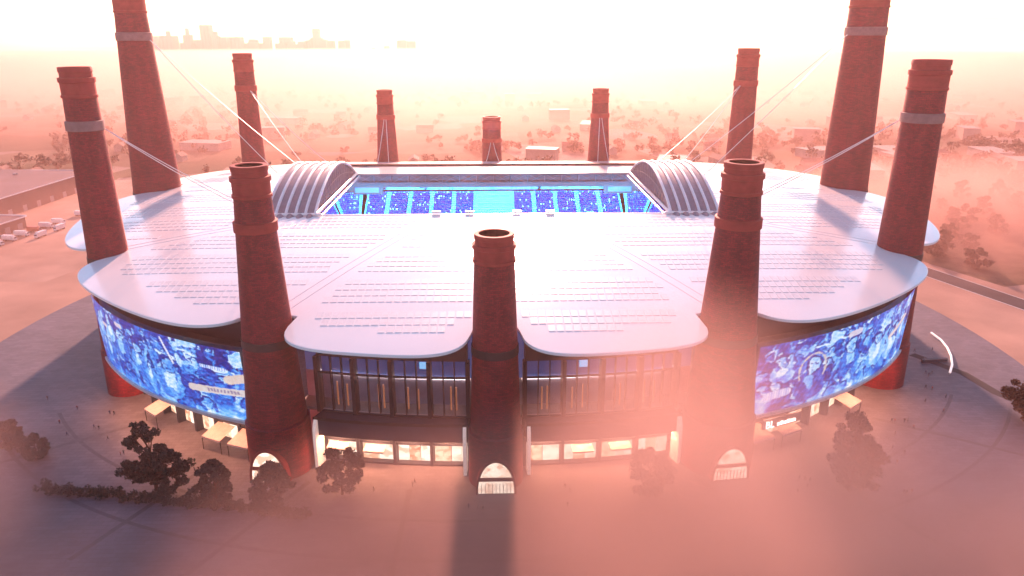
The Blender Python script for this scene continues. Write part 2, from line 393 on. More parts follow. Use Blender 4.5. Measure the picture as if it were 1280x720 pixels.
# ------------------------------------------------------------------ chimneys
def chimney(i, label):
    x, y, rr, rt, h = CH[i]
    t = tag(empty('brick_chimney', (x, y, 0)), label, 'chimney', 'twelve brick chimney towers round the stadium')
    zr = 42.5 if i in (0, 1, 11) else zroof(x, y)
    k = (rr - rt) / (h - zr)                        # taper
    rz = lambda z: rt + (h - z) * k
    u = h / 100.0 * 0.55 + 0.5                     # proportions of the head
    zb = h - 8.5 * u                               # foot of the head
    b = MB(); b.lathe([(rz(16.3) + 0.0, 16.3), (rz(16.3), 17), (rz(zr - 4), zr - 4), (rz(zb), zb)], 64)
    b.build('shaft', M['brick'], t, smooth=True)
    b = MB(); rp = rz(16.3) + 0.35; b.lathe([(rp + 0.3, 0), (rp + 0.2, 15.3), (rp + 0.2, 15.9), (rp - 0.2, 16.3), (rz(16.3) - 0.3, 16.35)], 64)
    autosmooth(b.build('plinth', M['brick'], t))
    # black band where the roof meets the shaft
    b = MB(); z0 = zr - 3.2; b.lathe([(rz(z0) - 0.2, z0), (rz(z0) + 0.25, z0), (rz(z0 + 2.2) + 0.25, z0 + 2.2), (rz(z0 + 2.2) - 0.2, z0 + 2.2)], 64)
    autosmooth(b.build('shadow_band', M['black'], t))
    # head: corbel, drum, neck, rim and flue
    r0 = rz(zb); head = MB()
    pr = [(r0 - 0.1, zb), (r0 + 0.35, zb + 0.15), (r0 + 0.35, zb + 0.9), (r0 + 0.05, zb + 1.0), (r0 + 0.1, zb + 4.2 * u), (r0 + 0.45, zb + 4.4 * u), (r0 + 0.45, zb + 5.6 * u),
          (r0 - 0.25, zb + 5.75 * u), (r0 - 0.25, zb + 7.0 * u), (r0 - 0.05, zb + 7.1 * u), (r0 - 0.05, zb + 8.3 * u), (r0 - 0.2, zb + 8.5 * u), (r0 - 1.25, zb + 8.5 * u), (r0 - 1.3, zb + 8.3 * u)]
    head.lathe(pr, 64); autosmooth(head.build('chimney_head', M['terracotta'], t))
    b = MB(); b.lathe([(r0 - 1.3, h), (r0 - 1.3, h - 9), (0.01, h - 9)], 48); b.v = [(a, c, z - (0.2 if z > h - 1 else 0)) for a, c, z in b.v]
    autosmooth(b.build('flue', M['soot'], t))
    # collar that carries the stay cables
    zc = h - 16.0 * u; m = M['ring'] if i in (2, 3, 9, 10) else M['terracotta']
    b = MB(); q = rz(zc)
    b.lathe([(q - 0.1, zc - 1.6 * u), (q + 0.5, zc - 1.5 * u), (q + 0.5, zc + 1.1 * u), (rz(zc + 1.2 * u) - 0.1, zc + 1.3 * u)], 64)
    if i != 0: autosmooth(b.build('collar', m, t))
    # stay cables down to the roof
    if i != 0:
        if i in (1, 2, 3, 4, 5): tx = 96
        elif i in (7, 8, 9, 10, 11): tx = -96
        dirs = {3: [(92, 8), (84, 4)], 9: [(-92, 8), (-84, 4)], 2: [(100, -34), (95, -36)], 10: [(-100, -34), (-95, -36)], 4: [(88, 34), (80, 30)], 8: [(-88, 34), (-80, 30)],
                5: [(62, 112), (68, 108)], 7: [(-62, 112), (-68, 108)], 6: [(-4.5, 118), (3.5, 118)], 1: [(78, -62), (74, -58)], 11: [(-78, -62), (-74, -58)]}[i]
        for (ex, ey) in dirs:
            a = Vector((ex - x, ey - y, 0)); d = a.normalized()
            st = d * (q + 0.3); st.z = zc - 1.2 * u
            en = Vector((ex - x, ey - y, (zroof(ex, ey) if (abs(ex) > HX or abs(ey) > HY) else 62.5) + 0.2))
            b = MB(); pts = []
            for n_ in range(13):
                f = n_ / 12; p = st.lerp(en, f); p.z -= 1.2 * 4 * f * (1 - f); pts.append(p)
            b.path(pts, 0.15, 5); b.build('stay_cable', M['cable'], t)
    return t, rp
CL = ['shortest front brick chimney standing between the two white glazed roof bays with cobbled arch portal',
      'brick chimney between the glazed front and the blue screen with a row of awnings',
      'brick chimney at the far end of the blue screen showing a woman in jacket',
      'tall thick brick chimney beside the warehouse-free field side, grey collar with stay cables',
      'rear brick chimney behind the vault on the open field side',
      'rear brick chimney next to the shortest rear one on the field side',
      'shortest rear brick chimney at the middle of the back roof edge',
      'rear brick chimney next to the shortest rear one on the warehouse side',
      'rear brick chimney behind the vault with the city skyline beyond',
      'tall thick brick chimney on the warehouse side, grey collar with stay cables',
      'brick chimney with grey collar standing in front of the dark warehouse roofs',
      'brick chimney between the glazed front and the blue screen with the paper banner']
CL[0] = 'shortest front brick chimney between the two glazed facade bays, with an arched portal'
CL[3] = 'tallest thick brick chimney on the side of the open fields, with grey collar'
CL[9] = 'tallest thick brick chimney on the warehouse side, with grey collar'
chim = [chimney(i, CL[i]) for i in range(12)]
# ------------------------------------------------------------------ curved building pieces
def W(phi, s, z): x, y = pt(phi, s); return (x, y, z)
def dphi(phi, length, s=0.885):
    e = 1e-3; a = pt(phi, s); c = pt(phi + e, s); return length * e / math.hypot(c[0] - a[0], c[1] - a[1])
def cbox(b, p0, p1, s0, s1, z0, z1, n=None):
    """a box bent along the stadium's plan, s0 inside, s1 outside"""
    n = n or max(1, int((p1 - p0) / 0.03))
    ps = [p0 + (p1 - p0) * i / n for i in range(n + 1)]
    sec = [(s0, z0), (s1, z0), (s1, z1), (s0, z1)]
    P = [[W(p, s, z) for s, z in sec + sec[:1]] for p in ps]
    b.grid(P)
    b.add(P[0][:4], [(0, 1, 2, 3)]); b.add(P[-1][:4], [(3, 2, 1, 0)])
def cpart(name, m, parent, *a, **k):
    b = MB(); cbox(b, *a, **k); return b.build(name, m, parent)

M['truss'] = mat('dark_truss_steel', (0.05, 0.05, 0.06), 0.5, 0.15, 0.5)
M['mesh'] = mat('mesh_infill', (0.22, 0.22, 0.25), 0.6, 0.3, 0.8)
M['glass'] = glass_mat('facade_glass')
M['hall_wall'] = mat('hall_back_wall', (0.50, 0.44, 0.46), 0.7, 0.3, 0.12)
M['hall_blue'] = mat('hall_blue_glow', (0.04, 0.08, 0.2), 0.6, 0.3, 0.12, emit=(0.08, 0.18, 0.55), estr=0.06)  # blue glow put into the upper wall's colour and emission
M['copper_lamp'] = mat('copper_lamp', (0.6, 0.2, 0.08), 0.4, 0.1, 1, emit=(1.0, 0.30, 0.12), estr=0.13)
M['strip_lamp'] = mat('strip_lamp', (0.8, 0.8, 0.8), 0.4, 0.05, 1, emit=(1.0, 0.72, 0.64), estr=3.0)
M['shop_lit'] = lit_mat('lit_shop_window', (0.55, 0.20, 0.11), (1.0, 0.66, 0.46), 0.42, 0.45)
M['shop_lit2'] = lit_mat('lit_shop_window_pale', (0.75, 0.40, 0.28), (1.0, 0.80, 0.66), 0.45, 0.3)
M['awning'] = mat('awning_canvas', (0.50, 0.38, 0.36), 0.8, 0.1, 0.8, spec=0.2)
M['fin'] = mat('glow_fin', (0.8, 0.75, 0.7), 0.5, 0.05, 1, emit=(1.0, 0.70, 0.58), estr=0.10)  # white fins, no lamps; a faint glow added to keep them bright
M['downlight'] = mat('downlight', (0.8, 0.7, 0.6), 0.5, 0.05, 1, emit=(1.0, 0.40, 0.20), estr=36.0)
M['floor'] = mat('hall_floor', (0.3, 0.24, 0.22), 0.4, 0.2, 0.2)
M['blue_lcd'] = mat('small_screen', (0.1, 0.2, 0.3), 0.3, 0.1, 1, emit=(0.35, 0.7, 1.0), estr=0.3)

# wall behind everything: brick drum under the roof (front bays are cut out for the halls)
for j in range(12):
    o, p0, p1, i0, i1 = petals[j]
    if j in (0, 11): continue
    s = 0.885
    ring_wall('drum_wall', s, 0, 48.5 if j in (3, 8, 2, 9) else 42.5, M['brick_wall'] if j not in (1, 10) else M['dark'], stadium, p0, p1, 40)
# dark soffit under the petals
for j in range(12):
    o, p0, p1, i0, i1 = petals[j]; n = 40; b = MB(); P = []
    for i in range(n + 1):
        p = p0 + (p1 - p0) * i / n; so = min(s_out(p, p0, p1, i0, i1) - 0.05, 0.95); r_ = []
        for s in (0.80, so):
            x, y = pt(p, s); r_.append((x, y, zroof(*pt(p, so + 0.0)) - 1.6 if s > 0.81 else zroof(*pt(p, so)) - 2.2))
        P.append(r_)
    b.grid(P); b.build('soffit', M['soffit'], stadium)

def hall(j, flip):
    """glazed concourse over a row of shops between two chimneys"""
    o, p0, p1, i0, i1 = petals[j]
    a = p0 + dphi(p0, CH[i0][2] + 2.2); c = p1 - dphi(p1, CH[i1][2] + 2.2)
    cpart('hall_back_wall', M['hall_wall'], stadium, p0, p1, 0.838, 0.845, 0.0, 25)
    cpart('hall_upper_wall', M['hall_blue'], stadium, p0, p1, 0.837, 0.844, 25, 41)
    cpart('hall_floor', M['floor'], stadium, p0, p1, 0.84, 0.888, 15.6, 16.4)
    cpart('strip_light', M['strip_lamp'], stadium, a, c, 0.845, 0.847, 24.7, 25.1)
    cpart('canopy_band', M['dark'], stadium, a, c, 0.84, 0.915, 10.0, 15.6)
    b = MB(); cbox(b, a, c, 0.9152, 0.917, 15.0, 15.9); b.build('canopy_edge', M['black'], stadium)
    cpart('head_beam', M['black'], stadium, a, c, 0.872, 0.89, 33.5, 41)
    nb = 4
    for q in range(nb + 1):
        p = a + (c - a) * q / nb; d = dphi(p, 0.55)
        cpart('column', M['black'], stadium, p - d, p + d, 0.880, 0.896, 15.9, 33.5, n=1)
        if q in (0, nb): continue
    for q in range(nb):
        q0 = a + (c - a) * q / nb; q1 = a + (c - a) * (q + 1) / nb; d1 = dphi(q0, 0.6); q0 += d1; q1 -= d1
        bay = cpart('glazing_sill', M['black'], stadium, q0, q1, 0.880, 0.892, 15.9, 16.3)
        for r_ in range(3):
            r0 = q0 + (q1 - q0) * r_ / 3; r1 = q0 + (q1 - q0) * (r_ + 1) / 3; e = dphi(r0, 0.14)
            for z0, z1 in ((16.3, 27.9), (28.3, 33.5)):
                cpart('pane', M['glass'], bay, r0 + e, r1 - e, 0.8850, 0.8858, z0, z1, n=1)
            if r_: cpart('mullion', M['black'], bay, r0 - e, r0 + e, 0.883, 0.889, 16.3, 33.5, n=1)
        cpart('transom', M['black'], bay, q0, q1, 0.883, 0.8885, 27.9, 28.3)
        for f in (0.3, 0.62) if (q + flip) % 2 else (0.5, 0.66):
            p = q0 + (q1 - q0) * f; x, y = pt(p, 0.866); b = MB(); b.tube((x, y, 16.4), (x, y, 24.0 - 1.5 * random.random()), 0.24, 10); b.build('copper_column', M['copper_lamp'], stadium)
        if q == 1 + flip:
            p = q0 + (q1 - q0) * 0.75; d = dphi(p, 1.5); cpart('info_screen', M['blue_lcd'], stadium, p - d, p + d, 0.844, 0.847, 28.0, 30)
    for q in range(nb):
        q0 = a + (c - a) * (q + 0.2) / nb; q1 = a + (c - a) * (q + 0.8) / nb; cpart('downlight', M['downlight'], stadium, q0, q1, 0.9, 0.909, 9.84, 9.98, n=2)
    # shops
    cpart('shop_back', M['dark'], stadium, a, c, 0.868, 0.870, 0.03, 10)
    for q in range(nb):
        q0 = a + (c - a) * q / nb; q1 = a + (c - a) * (q + 1) / nb; d1 = dphi(q0, 0.45)
        sh = cpart('shopfront_beam', M['dark'], stadium, q0, q1, 0.876, 0.892, 6.7, 7.4)
        cpart('pier', M['dark'], sh, q0 - d1, q0 + d1, 0.876, 0.894, 0.03, 9.98, n=1)
        cpart('kerb_sill', M['dark'], sh, q0 + d1, q1 - d1, 0.876, 0.893, 0.03, 0.6)
        k = 3 if (q + flip) % 2 else 2
        for r_ in range(k):
            r0 = q0 + d1 + (q1 - q0 - 2 * d1) * r_ / k; r1 = q0 + d1 + (q1 - q0 - 2 * d1) * (r_ + 1) / k; e = dphi(r0, 0.12)
            cpart('shop_window', M['shop_lit2' if (q + r_ + flip) % 2 else 'shop_lit'], sh, r0 + e, r1 - e, 0.878, 0.881, 0.62, 6.68, n=2)
            cpart('clerestory', M['shop_lit'], sh, r0 + e, r1 - e, 0.878, 0.881, 7.42, 9.9, n=2)
        if (q + flip) % 4 in (1, 2) and True:
            b = MB(); r0 = q0 + (q1 - q0) * 0.22; r1 = q0 + (q1 - q0) * 0.78; P = []
            for i in range(5):
                p = r0 + (r1 - r0) * i / 4; P.append([W(p, 0.893, 6.5), W(p, 0.907, 5.3), W(p, 0.907, 4.8)])
            b.grid(P); b.build('awning', M['awning'], sh)
    for p in (p0 + dphi(p0, CH[i0][2] + 3.0), p1 - dphi(p1, CH[i1][2] + 3.0)):
        b = MB(); d = dphi(p, 0.45); P = []
        for z, s in ((0.03, 0.925), (9, 0.925), (12.5, 0.924), (14.2, 0.921), (15.2, 0.9175)):
            P.append([W(p - d, 0.90, z), W(p - d, s, z), W(p + d, s, z), W(p + d, 0.90, z)])
        b.grid(P); b.build('glow_fin', M['fin'], stadium)
hall(0, 0); hall(11, 1)

# shops under the curved screens
def arcade(j, flip):
    o, p0, p1, i0, i1 = petals[j]
    a = p0 + dphi(p0, CH[i0][2] + 1.5); c = p1 - dphi(p1, CH[i1][2] + 1.5)
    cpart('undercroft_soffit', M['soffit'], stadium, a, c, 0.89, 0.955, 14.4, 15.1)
    nb = 7
    for q in range(nb):
        q0 = a + (c - a) * q / nb; q1 = a + (c - a) * (q + 1) / nb; d1 = dphi(q0, 0.5)
        sh = cpart('shopfront_beam', M['dark'], stadium, q0, q1, 0.888, 0.905, 6.9, 8.3)
        cpart('pier', M['dark'], sh, q0 - d1, q0 + d1, 0.888, 0.907, 0.03, 13.1, n=1)
        for r_ in range(3):
            r0 = q0 + d1 + (q1 - q0 - 2 * d1) * r_ / 3; r1 = q0 + d1 + (q1 - q0 - 2 * d1) * (r_ + 1) / 3; e = dphi(r0, 0.12)
            cpart('shop_window', M['shop_lit' if r_ != 1 else 'shop_lit2'], sh, r0 + e, r1 - e, 0.890, 0.893, 0.4, 6.88, n=1)
            if (q + r_) % 3: cpart('clerestory', M['shop_lit'], sh, r0 + e, r1 - e, 0.890, 0.893, 8.32, 10.6, n=1)
        x0 = q0 + (q1 - q0) * 0.3; x1 = q0 + (q1 - q0) * 0.7
        cpart('downlight', M['downlight'], stadium, x0, x1, 0.9455, 0.9545, 14.2, 14.38, n=2)
        if q not in ((0, 1, 4) if j == 1 else (5, 6, 2)): continue
        b = MB(); P = []
        r0 = q0 + (q1 - q0) * 0.14; r1 = q0 + (q1 - q0) * 0.86
        for i in range(5):
            p = r0 + (r1 - r0) * i / 4; P.append([W(p, 0.906, 6.7), W(p, 0.944, 4.6), W(p, 0.944, 4.0)])
        b.grid(P); aw = b.build('awning', M['awning'], sh)
        for p in (r0, r1):
            b = MB(); b.tube(W(p, 0.943, 4.05), W(p, 0.943, 0.03), 0.12, 6); b.build('awning_post', M['black'], aw)
arcade(1, 0); arcade(10, 1)

# portal at the foot of the three front chimneys
def portal(i, ang):
    t, rp = chim[i]
    p = empty('arched_portal', (0, 0, 0), ang, None); p.parent = t
    w, h = 5.0, 10.0; n = 20; yo = -(rp + 0.95); prof = [(w * math.cos(math.pi * k / n) , h * (math.sin(math.pi * k / n)) ** 0.85) for k in range(n + 1)]
    b = MB(); P = []
    for x, z in prof: P.append([(x * 1.0, yo + 1.4, z + 0.03), (x, yo - 0.25, z + 0.03), (x * 1.12 , yo - 0.25, z * 1.06 + 0.03), (x * 1.12, yo + 2.2, z * 1.06 + 0.03)])
    b.grid(P); b.build('arch_surround', M['brick_wall'], p)
    def slab(name, zlo, zhi, m, dy=0.0):
        pts = []
        for k in range(25):
            z = zlo + (zhi - zlo) * k / 24; q = min(1, max(0, z / h)); ww = w * math.sqrt(max(0, 1 - q ** (2 / 0.85))) ; pts.append((ww, z))
        b = MB(); b.grid([[(-ww, yo + 0.2 + dy, z + 0.03), (ww, yo + 0.2 + dy, z + 0.03)] for ww, z in pts]); b.build(name, m, p)
    slab('fanlight', 5.1, 9.98, M['shop_lit2']); slab('lintel', 3.9, 5.1, M['brick_wall'], -0.12); slab('door_glass', 0.05, 3.9, M['shop_lit2'])
    for k in range(9):
        x = -4.0 + k * 1.0; b = MB(); b.box((x, yo + 0.02, 1.6), (0.16, 0.16, 3.1)); b.build('door_bar', M['dark'], p)
portal(0, 0); portal(1, 0.12); portal(11, -0.12)

# ------------------------------------------------------------------ giant screens
BLUE = [(0.001, 0.012, 0.20), (0.003, 0.045, 0.48), (0.008, 0.19, 0.86), (0.10, 0.44, 0.98), (0.38, 0.70, 1.0), (0.80, 0.92, 1.0)]
def paint(seed, people, banners):
    nx, ny = 260, 104; asp = 2.55
    X, Y = np.meshgrid(np.linspace(0, asp, nx), np.linspace(0, 1, ny), indexing='ij')
    rg = np.random.default_rng(seed); img = np.zeros((nx, ny, 3)); val = np.zeros((nx, ny)) + 0.9
    for o_ in range(5):
        k = 2.0 * 1.9 ** o_
        for _ in range(3):
            th = rg.uniform(0, 6.28); val += np.sin((X * math.cos(th) + Y * math.sin(th)) * k * 3.1 + rg.uniform(0, 6.28)) * 0.42 / (o_ + 1.2)
    def put(mask, v, soft=1.0): val[mask] = val[mask] * (1 - soft) + (v if np.isscalar(v) else v[mask]) * soft
    def ellm(cx, cy, a, b, rot=0):
        dx, dy = X - cx, Y - cy; c, s = math.cos(rot), math.sin(rot); u, v = dx * c + dy * s, -dx * s + dy * c
        return (u / a) ** 2 + (v / b) ** 2 < 1
    def stroke(p, q, w):
        p = np.array(p); q = np.array(q); d = q - p; t = np.clip(((X - p[0]) * d[0] + (Y - p[1]) * d[1]) / (d @ d), 0, 1)
        return np.hypot(X - p[0] - t * d[0], Y - p[1] - t * d[1]) < w
    shade = lambda cx, k: 0.55 * np.sin((X - cx) * 34 + Y * 9) * k
    def bust(cx, cy, r_, cloth, face, hair_):
        rt = rg.uniform(-0.3, 0.3)
        put(ellm(cx, cy - 3.0 * r_, 2.25 * r_, 2.2 * r_), cloth - 1.3, 0.9); put(ellm(cx, cy - 3.1 * r_, 1.95 * r_, 2.0 * r_), cloth + shade(cx, rg.uniform(0.6, 1.5)), 0.95)
        put(stroke((cx - 1.2 * r_, cy - 2.2 * r_), (cx + 1.3 * r_, cy - rg.uniform(1.6, 2.6) * r_), 0.3 * r_), cloth + rg.uniform(-1.5, 2), 0.8)
        put(ellm(cx, cy + 0.2 * r_, 1.15 * r_, 1.4 * r_, rt), hair_); put(ellm(cx, cy - 0.1 * r_, 0.85 * r_, 1.1 * r_, rt), face)
        put(ellm(cx + 0.4 * r_, cy - 0.1 * r_, 0.45 * r_, 0.9 * r_, rt), face - rg.uniform(0.6, 1.6), 0.8); put(stroke((cx - 0.5 * r_, cy + 0.15 * r_), (cx + 0.5 * r_, cy + 0.15 * r_), 0.13 * r_), 1.0, 0.8); put(ellm(cx, cy - 0.65 * r_, 0.3 * r_, 0.14 * r_), rg.choice((0.8, 4.8)))
    for row in range(5):      # rows of supporters, far ones first
        cy = 0.93 - 0.17 * row; r0 = 0.028 + 0.010 * row
        for cx in np.arange(rg.uniform(0, 0.1), asp + 0.1, r0 * 3.7):
            if rg.random() < 0.15: continue
            c_ = rg.uniform(0.4, 3.4); f_ = rg.uniform(2.0, 4.3)
            bust(cx + rg.normal(0, r0), cy + rg.normal(0, r0), r0 * rg.uniform(0.8, 1.3), c_, f_, rg.uniform(0, 1.0))
            if rg.random() < 0.45:
                s_ = rg.choice((-1, 1)); e_ = (cx + s_ * rg.uniform(1.5, 2.8) * r0, cy + rg.uniform(0.8, 2.6) * r0)
                put(stroke((cx + s_ * 1.4 * r0, cy - 1.8 * r0), e_, 0.36 * r0), f_ - 0.4, 0.95); put(ellm(*e_, 0.55 * r0, 0.6 * r0), f_)
            if rg.random() < 0.22:
                a_ = rg.uniform(-0.5, 0.5); put(stroke((cx - 2.2 * r0, cy + 1.9 * r0 - a_ * r0), (cx + 2.2 * r0, cy + 1.9 * r0 + a_ * r0), 0.42 * r0), rg.choice((0.3, 4.7, 3.8)), 0.95)
    for _ in range(9):      # flags and plain blue gaps
        cx, cy = rg.uniform(0, asp), rg.uniform(0.6, 1.0); put(ellm(cx, cy, rg.uniform(0.06, 0.2), rg.uniform(0.03, 0.09), rg.uniform(-0.6, 0.6)), rg.choice((0.4, 1.2, 1.5, 4.5)), 0.85)
    for (cx, cy, r_, cloth, face, arm) in people:
        put(ellm(cx, cy - 3.3 * r_, 2.3 * r_, 2.7 * r_), cloth + shade(cx, 0.8), 0.95)
        put(ellm(cx, cy - 2.6 * r_, 0.75 * r_, 1.6 * r_), min(5, cloth + 2.2), 0.9)
        put(ellm(cx, cy + 0.15 * r_, 1.22 * r_, 1.5 * r_), 0.35); put(ellm(cx + 0.05 * r_, cy - 0.05 * r_, 0.86 * r_, 1.18 * r_), face)
        put(ellm(cx + 0.35 * r_, cy - 0.1 * r_, 0.5 * r_, 1.0 * r_), face - 0.9, 0.6)
        for sx in (-0.33, 0.38): put(ellm(cx + sx * r_, cy + 0.1 * r_, 0.2 * r_, 0.12 * r_), 0.8)
        put(ellm(cx + 0.03 * r_, cy - 0.58 * r_, 0.32 * r_, 0.1 * r_), 1.2)
        if arm: put(stroke((cx + arm * 1.6 * r_, cy - 2 * r_), (cx + arm * 2.6 * r_, cy + 1.2 * r_), 0.42 * r_), face - 0.5); put(stroke((cx - arm * 1.8 * r_, cy - 2 * r_), (cx - arm * 0.6 * r_, cy - 4.2 * r_), 0.4 * r_), cloth + 0.9)
    # bright spill toward the lower rim
    lo = np.clip((0.17 - Y) / 0.17, 0, 1) * (0.5 + 0.5 * np.sin(X * 4 + seed)); val = val + lo * 2.6
    # break the outlines up like a blurred photograph on coarse pixels
    I, Jx = np.meshgrid(np.arange(nx), np.arange(ny), indexing='ij'); dx = np.zeros_like(X); dy = np.zeros_like(X)
    for k in (17, 29, 47, 71):
        for arr in (dx, dy):
            th = rg.uniform(0, 6.28); arr += np.sin((X * math.cos(th) + Y * math.sin(th)) * k + rg.uniform(0, 6.28)) * 38.0 / k
    val = val[np.clip(I + dx, 0, nx - 1).astype(int), np.clip(Jx + dy, 0, ny - 1).astype(int)]
    gx, gy = np.gradient(val); ed = np.hypot(gx, gy); val = val + np.where(gx + gy > 0, 0.55, -0.55) * np.minimum(ed, 1.6)
    th = rg.uniform(0, 6.28, 12); val += sum(np.sin((X * math.cos(t_) + Y * math.sin(t_)) * rg.uniform(60, 130) + t_ * 9) for t_ in th) * 0.13
    val += rg.normal(0, 0.3, val.shape)
    v = np.clip(val, 0, 4.999); i = v.astype(int); f = (v - i)[..., None]; pal = np.array(BLUE)
    img = pal[i] * (1 - f) + pal[np.minimum(i + 1, 5)] * f
    for (kind, p, q, w, col) in banners:
        m = stroke(p, q, w); img[m] = img[m] * 0.15 + np.array(col) * 0.85
        if kind == 'bar':
            d = np.array(q) - np.array(p); L_ = np.hypot(*d); u = ((X - p[0]) * d[0] + (Y - p[1]) * d[1]) / L_; vv = (-(X - p[0]) * d[1] + (Y - p[1]) * d[0]) / L_
            t = (np.abs(vv) < w * 0.45) & (u > 0.3 * L_) & (u < 0.95 * L_) & (np.sin(u * 165) > -0.2); img[t] = (0.25, 0.2, 0.35)
        if kind == 'marks':
            t = m & (np.sin(X * 240) > -0.1); img[t] = (0.75, 0.82, 1.0)
    return img

def screen_mat():
    m, N, L, b = new_mat('led_screen'); at = N.new('ShaderNodeAttribute'); at.attribute_name = 'picture'
    b.inputs['Base Color'].default_value = (0.02, 0.02, 0.03, 1); b.inputs['Roughness'].default_value = 0.35
    L.new(at.outputs['Color'], b.inputs['Emission Color']); b.inputs['Emission Strength'].default_value = 0.27
    return m
M['led'] = screen_mat()
M['trim'] = mat('pale_trim', (0.7, 0.6, 0.6), 0.5, 0.1, 0.5)
def giant_screen(j, label, img):
    o, p0, p1, i0, i1 = petals[j]
    a = p0 + dphi(p0, CH[i0][2] - 1.5, 0.97); c = p1 - dphi(p1, CH[i1][2] - 1.5, 0.97)
    t = tag(empty('video_screen', W((a + c) / 2, 0.955, 14.0)), label, 'screen'); off = Vector(t.location)
    nx, ny = img.shape[:2]; P = []
    for i in range(nx):
        p = a + (c - a) * i / (nx - 1); zt = 37.6 + 1.2 * sm(0.0, 1.0, abs(pt(p, 1)[0]) / 150 - 0.3)
        P.append([tuple(Vector(W(p, 0.958 + 0.008 * k / (ny - 1), 15.6 + (zt - 15.6) * k / (ny - 1))) - off) for k in range(ny)])
    b = MB(); b.grid(P); d = b.build('display', M['led'], t, smooth=True)
    ca = d.data.color_attributes.new('picture', 'FLOAT_COLOR', 'POINT')
    ca.data.foreach_set('color', np.concatenate([img.reshape(-1, 3), np.ones((nx * ny, 1))], 1).astype(np.float32).ravel())
    for nm, z0, z1, s0, s1, m in (('lower_trim', 14.6, 15.55, 0.935, 0.962, M['trim']), ('casing', 15.2, 38.2, 0.935, 0.954, M['black'])):
        b = MB(); cbox(b, a, c, s0, s1, z0, z1, 40); b.v = [tuple(Vector(q) - off) for q in b.v]; b.build(nm, m, t)
    return t
# image runs from chimney i0 to i1 as phi grows: towards +x on both sides
imgR = paint(3, [(0.62, 0.56, 0.085, 1.0, 4.3, 0), (1.12, 0.68, 0.07, 1.6, 4.0, 0), (1.62, 0.60, 0.075, 3.3, 3.6, 1), (1.95, 0.55, 0.065, 3.6, 3.8, -1), (2.25, 0.62, 0.05, 2.8, 4.0, 0), (0.25, 0.72, 0.05, 2.6, 3.9, 1), (1.38, 0.78, 0.05, 1.2, 3.4, -1)],
             [('arc', (0.63 + 0.16 * math.cos(k * 0.26 - 0.5), 0.50 + 0.24 * math.sin(k * 0.26 - 0.5)), (0.63 + 0.16 * math.cos(k * 0.26 - 0.24), 0.50 + 0.24 * math.sin(k * 0.26 - 0.24)), 0.010 + 0.006 * math.sin(k * 2.1), (0.66, 0.60, 0.55)) for k in range(16)] + [('card', (1.08, 0.86), (1.20, 0.87), 0.045, (0.72, 0.66, 0.78)), ('bar2', (1.9, 0.5), (2.3, 0.66), 0.04, (0.8, 0.66, 0.62)), ('marks', (0.17, 0.24), (0.35, 0.26), 0.06, (0.2, 0.4, 0.95))])
imgL = paint(11, [(1.62, 0.56, 0.085, 2.4, 3.0, -1), (0.42, 0.50, 0.06, 1.8, 4.4, 0), (0.80, 0.70, 0.065, 1.5, 4.2, 0), (0.24, 0.78, 0.06, 2.6, 4.2, 1), (1.15, 0.62, 0.06, 2.2, 3.8, 1), (1.30, 0.44, 0.05, 2.8, 3.7, 0), (0.55, 0.82, 0.055, 3.4, 4.4, 0), (2.05, 0.12, 0.08, 2.2, 2.8, 0)],
             [('bar', (1.92, 0.34), (2.52, 0.40), 0.05, (0.78, 0.68, 0.62)), ('card', (2.38, 0.56), (2.54, 0.62), 0.06, (0.80, 0.64, 0.52)), ('pole', (1.60, 0.95), (1.72, 0.62), 0.014, (0.9, 0.93, 1.0)), ('marks', (2.08, 0.70), (2.34, 0.70), 0.025, (0.1, 0.3, 0.9)), ('card', (0.36, 0.70), (0.46, 0.70), 0.03, (0.8, 0.68, 0.7)), ('card', (0.79, 0.86), (0.88, 0.85), 0.035, (0.75, 0.66, 0.72))])
for im in (imgR,): pass
# large plain sky-blue field in the corner of the warehouse-side picture
giant_screen(1, 'curved blue video screen of supporters, a woman in open jacket sitting in front', imgR)
giant_screen(10, 'curved blue video screen of supporters holding up a pale banner', imgL)

# lettering over the arcade shop next to the front chimney
def sign(text, phi, s, z, size, m, parent):
    cu = bpy.data.curves.new('lettering', 'FONT'); cu.body = text; cu.size = size; cu.extrude = 0.06; cu.align_x = 'LEFT'
    o = bpy.data.objects.new('lettering', cu); C.objects.link(o)
    dg = bpy.context.evaluated_depsgraph_get(); me = bpy.data.meshes.new_from_object(o.evaluated_get(dg)); bpy.data.objects.remove(o)
    me.materials.clear(); me.materials.append(m)
    o = link('lettering', me, parent); x, y = pt(phi, s); a = pt(phi + 1e-3, s)
    o.location = (x, y, z); o.rotation_euler = (math.pi / 2, 0, math.atan2(a[1] - y, a[0] - x)); return o
M['sign_white'] = mat('lit_lettering', (0.8, 0.8, 0.8), 0.5, 0.02, 1, emit=(1, 0.95, 0.92), estr=0.8)
p = PH[1] + dphi(PH[1], 13.0)
sg = tag(cpart('shop_sign', M['dark'], None, p - dphi(p, 0.5), p + dphi(p, 13.5), 0.9455, 0.949, 8.8, 11.9), 'dark shop sign starting with white letters B L under the screen edge', 'sign')
sign('BL', p, 0.951, 9.2, 3.2, M['sign_white'], sg)
q = p + dphi(p, 4.4)
for k in range(6):
    w_ = (1.0, 0.7, 1.2, 0.9, 0.6, 1.1)[k]; h_ = (0.9, 1.2, 0.9, 1.1, 0.9, 0.9)[k]
    cpart('lettering', M['sign_white'], sg, q, q + dphi(q, w_), 0.9492, 0.9505, 9.3, 9.3 + h_, n=1); q += dphi(q, w_ + 0.25)

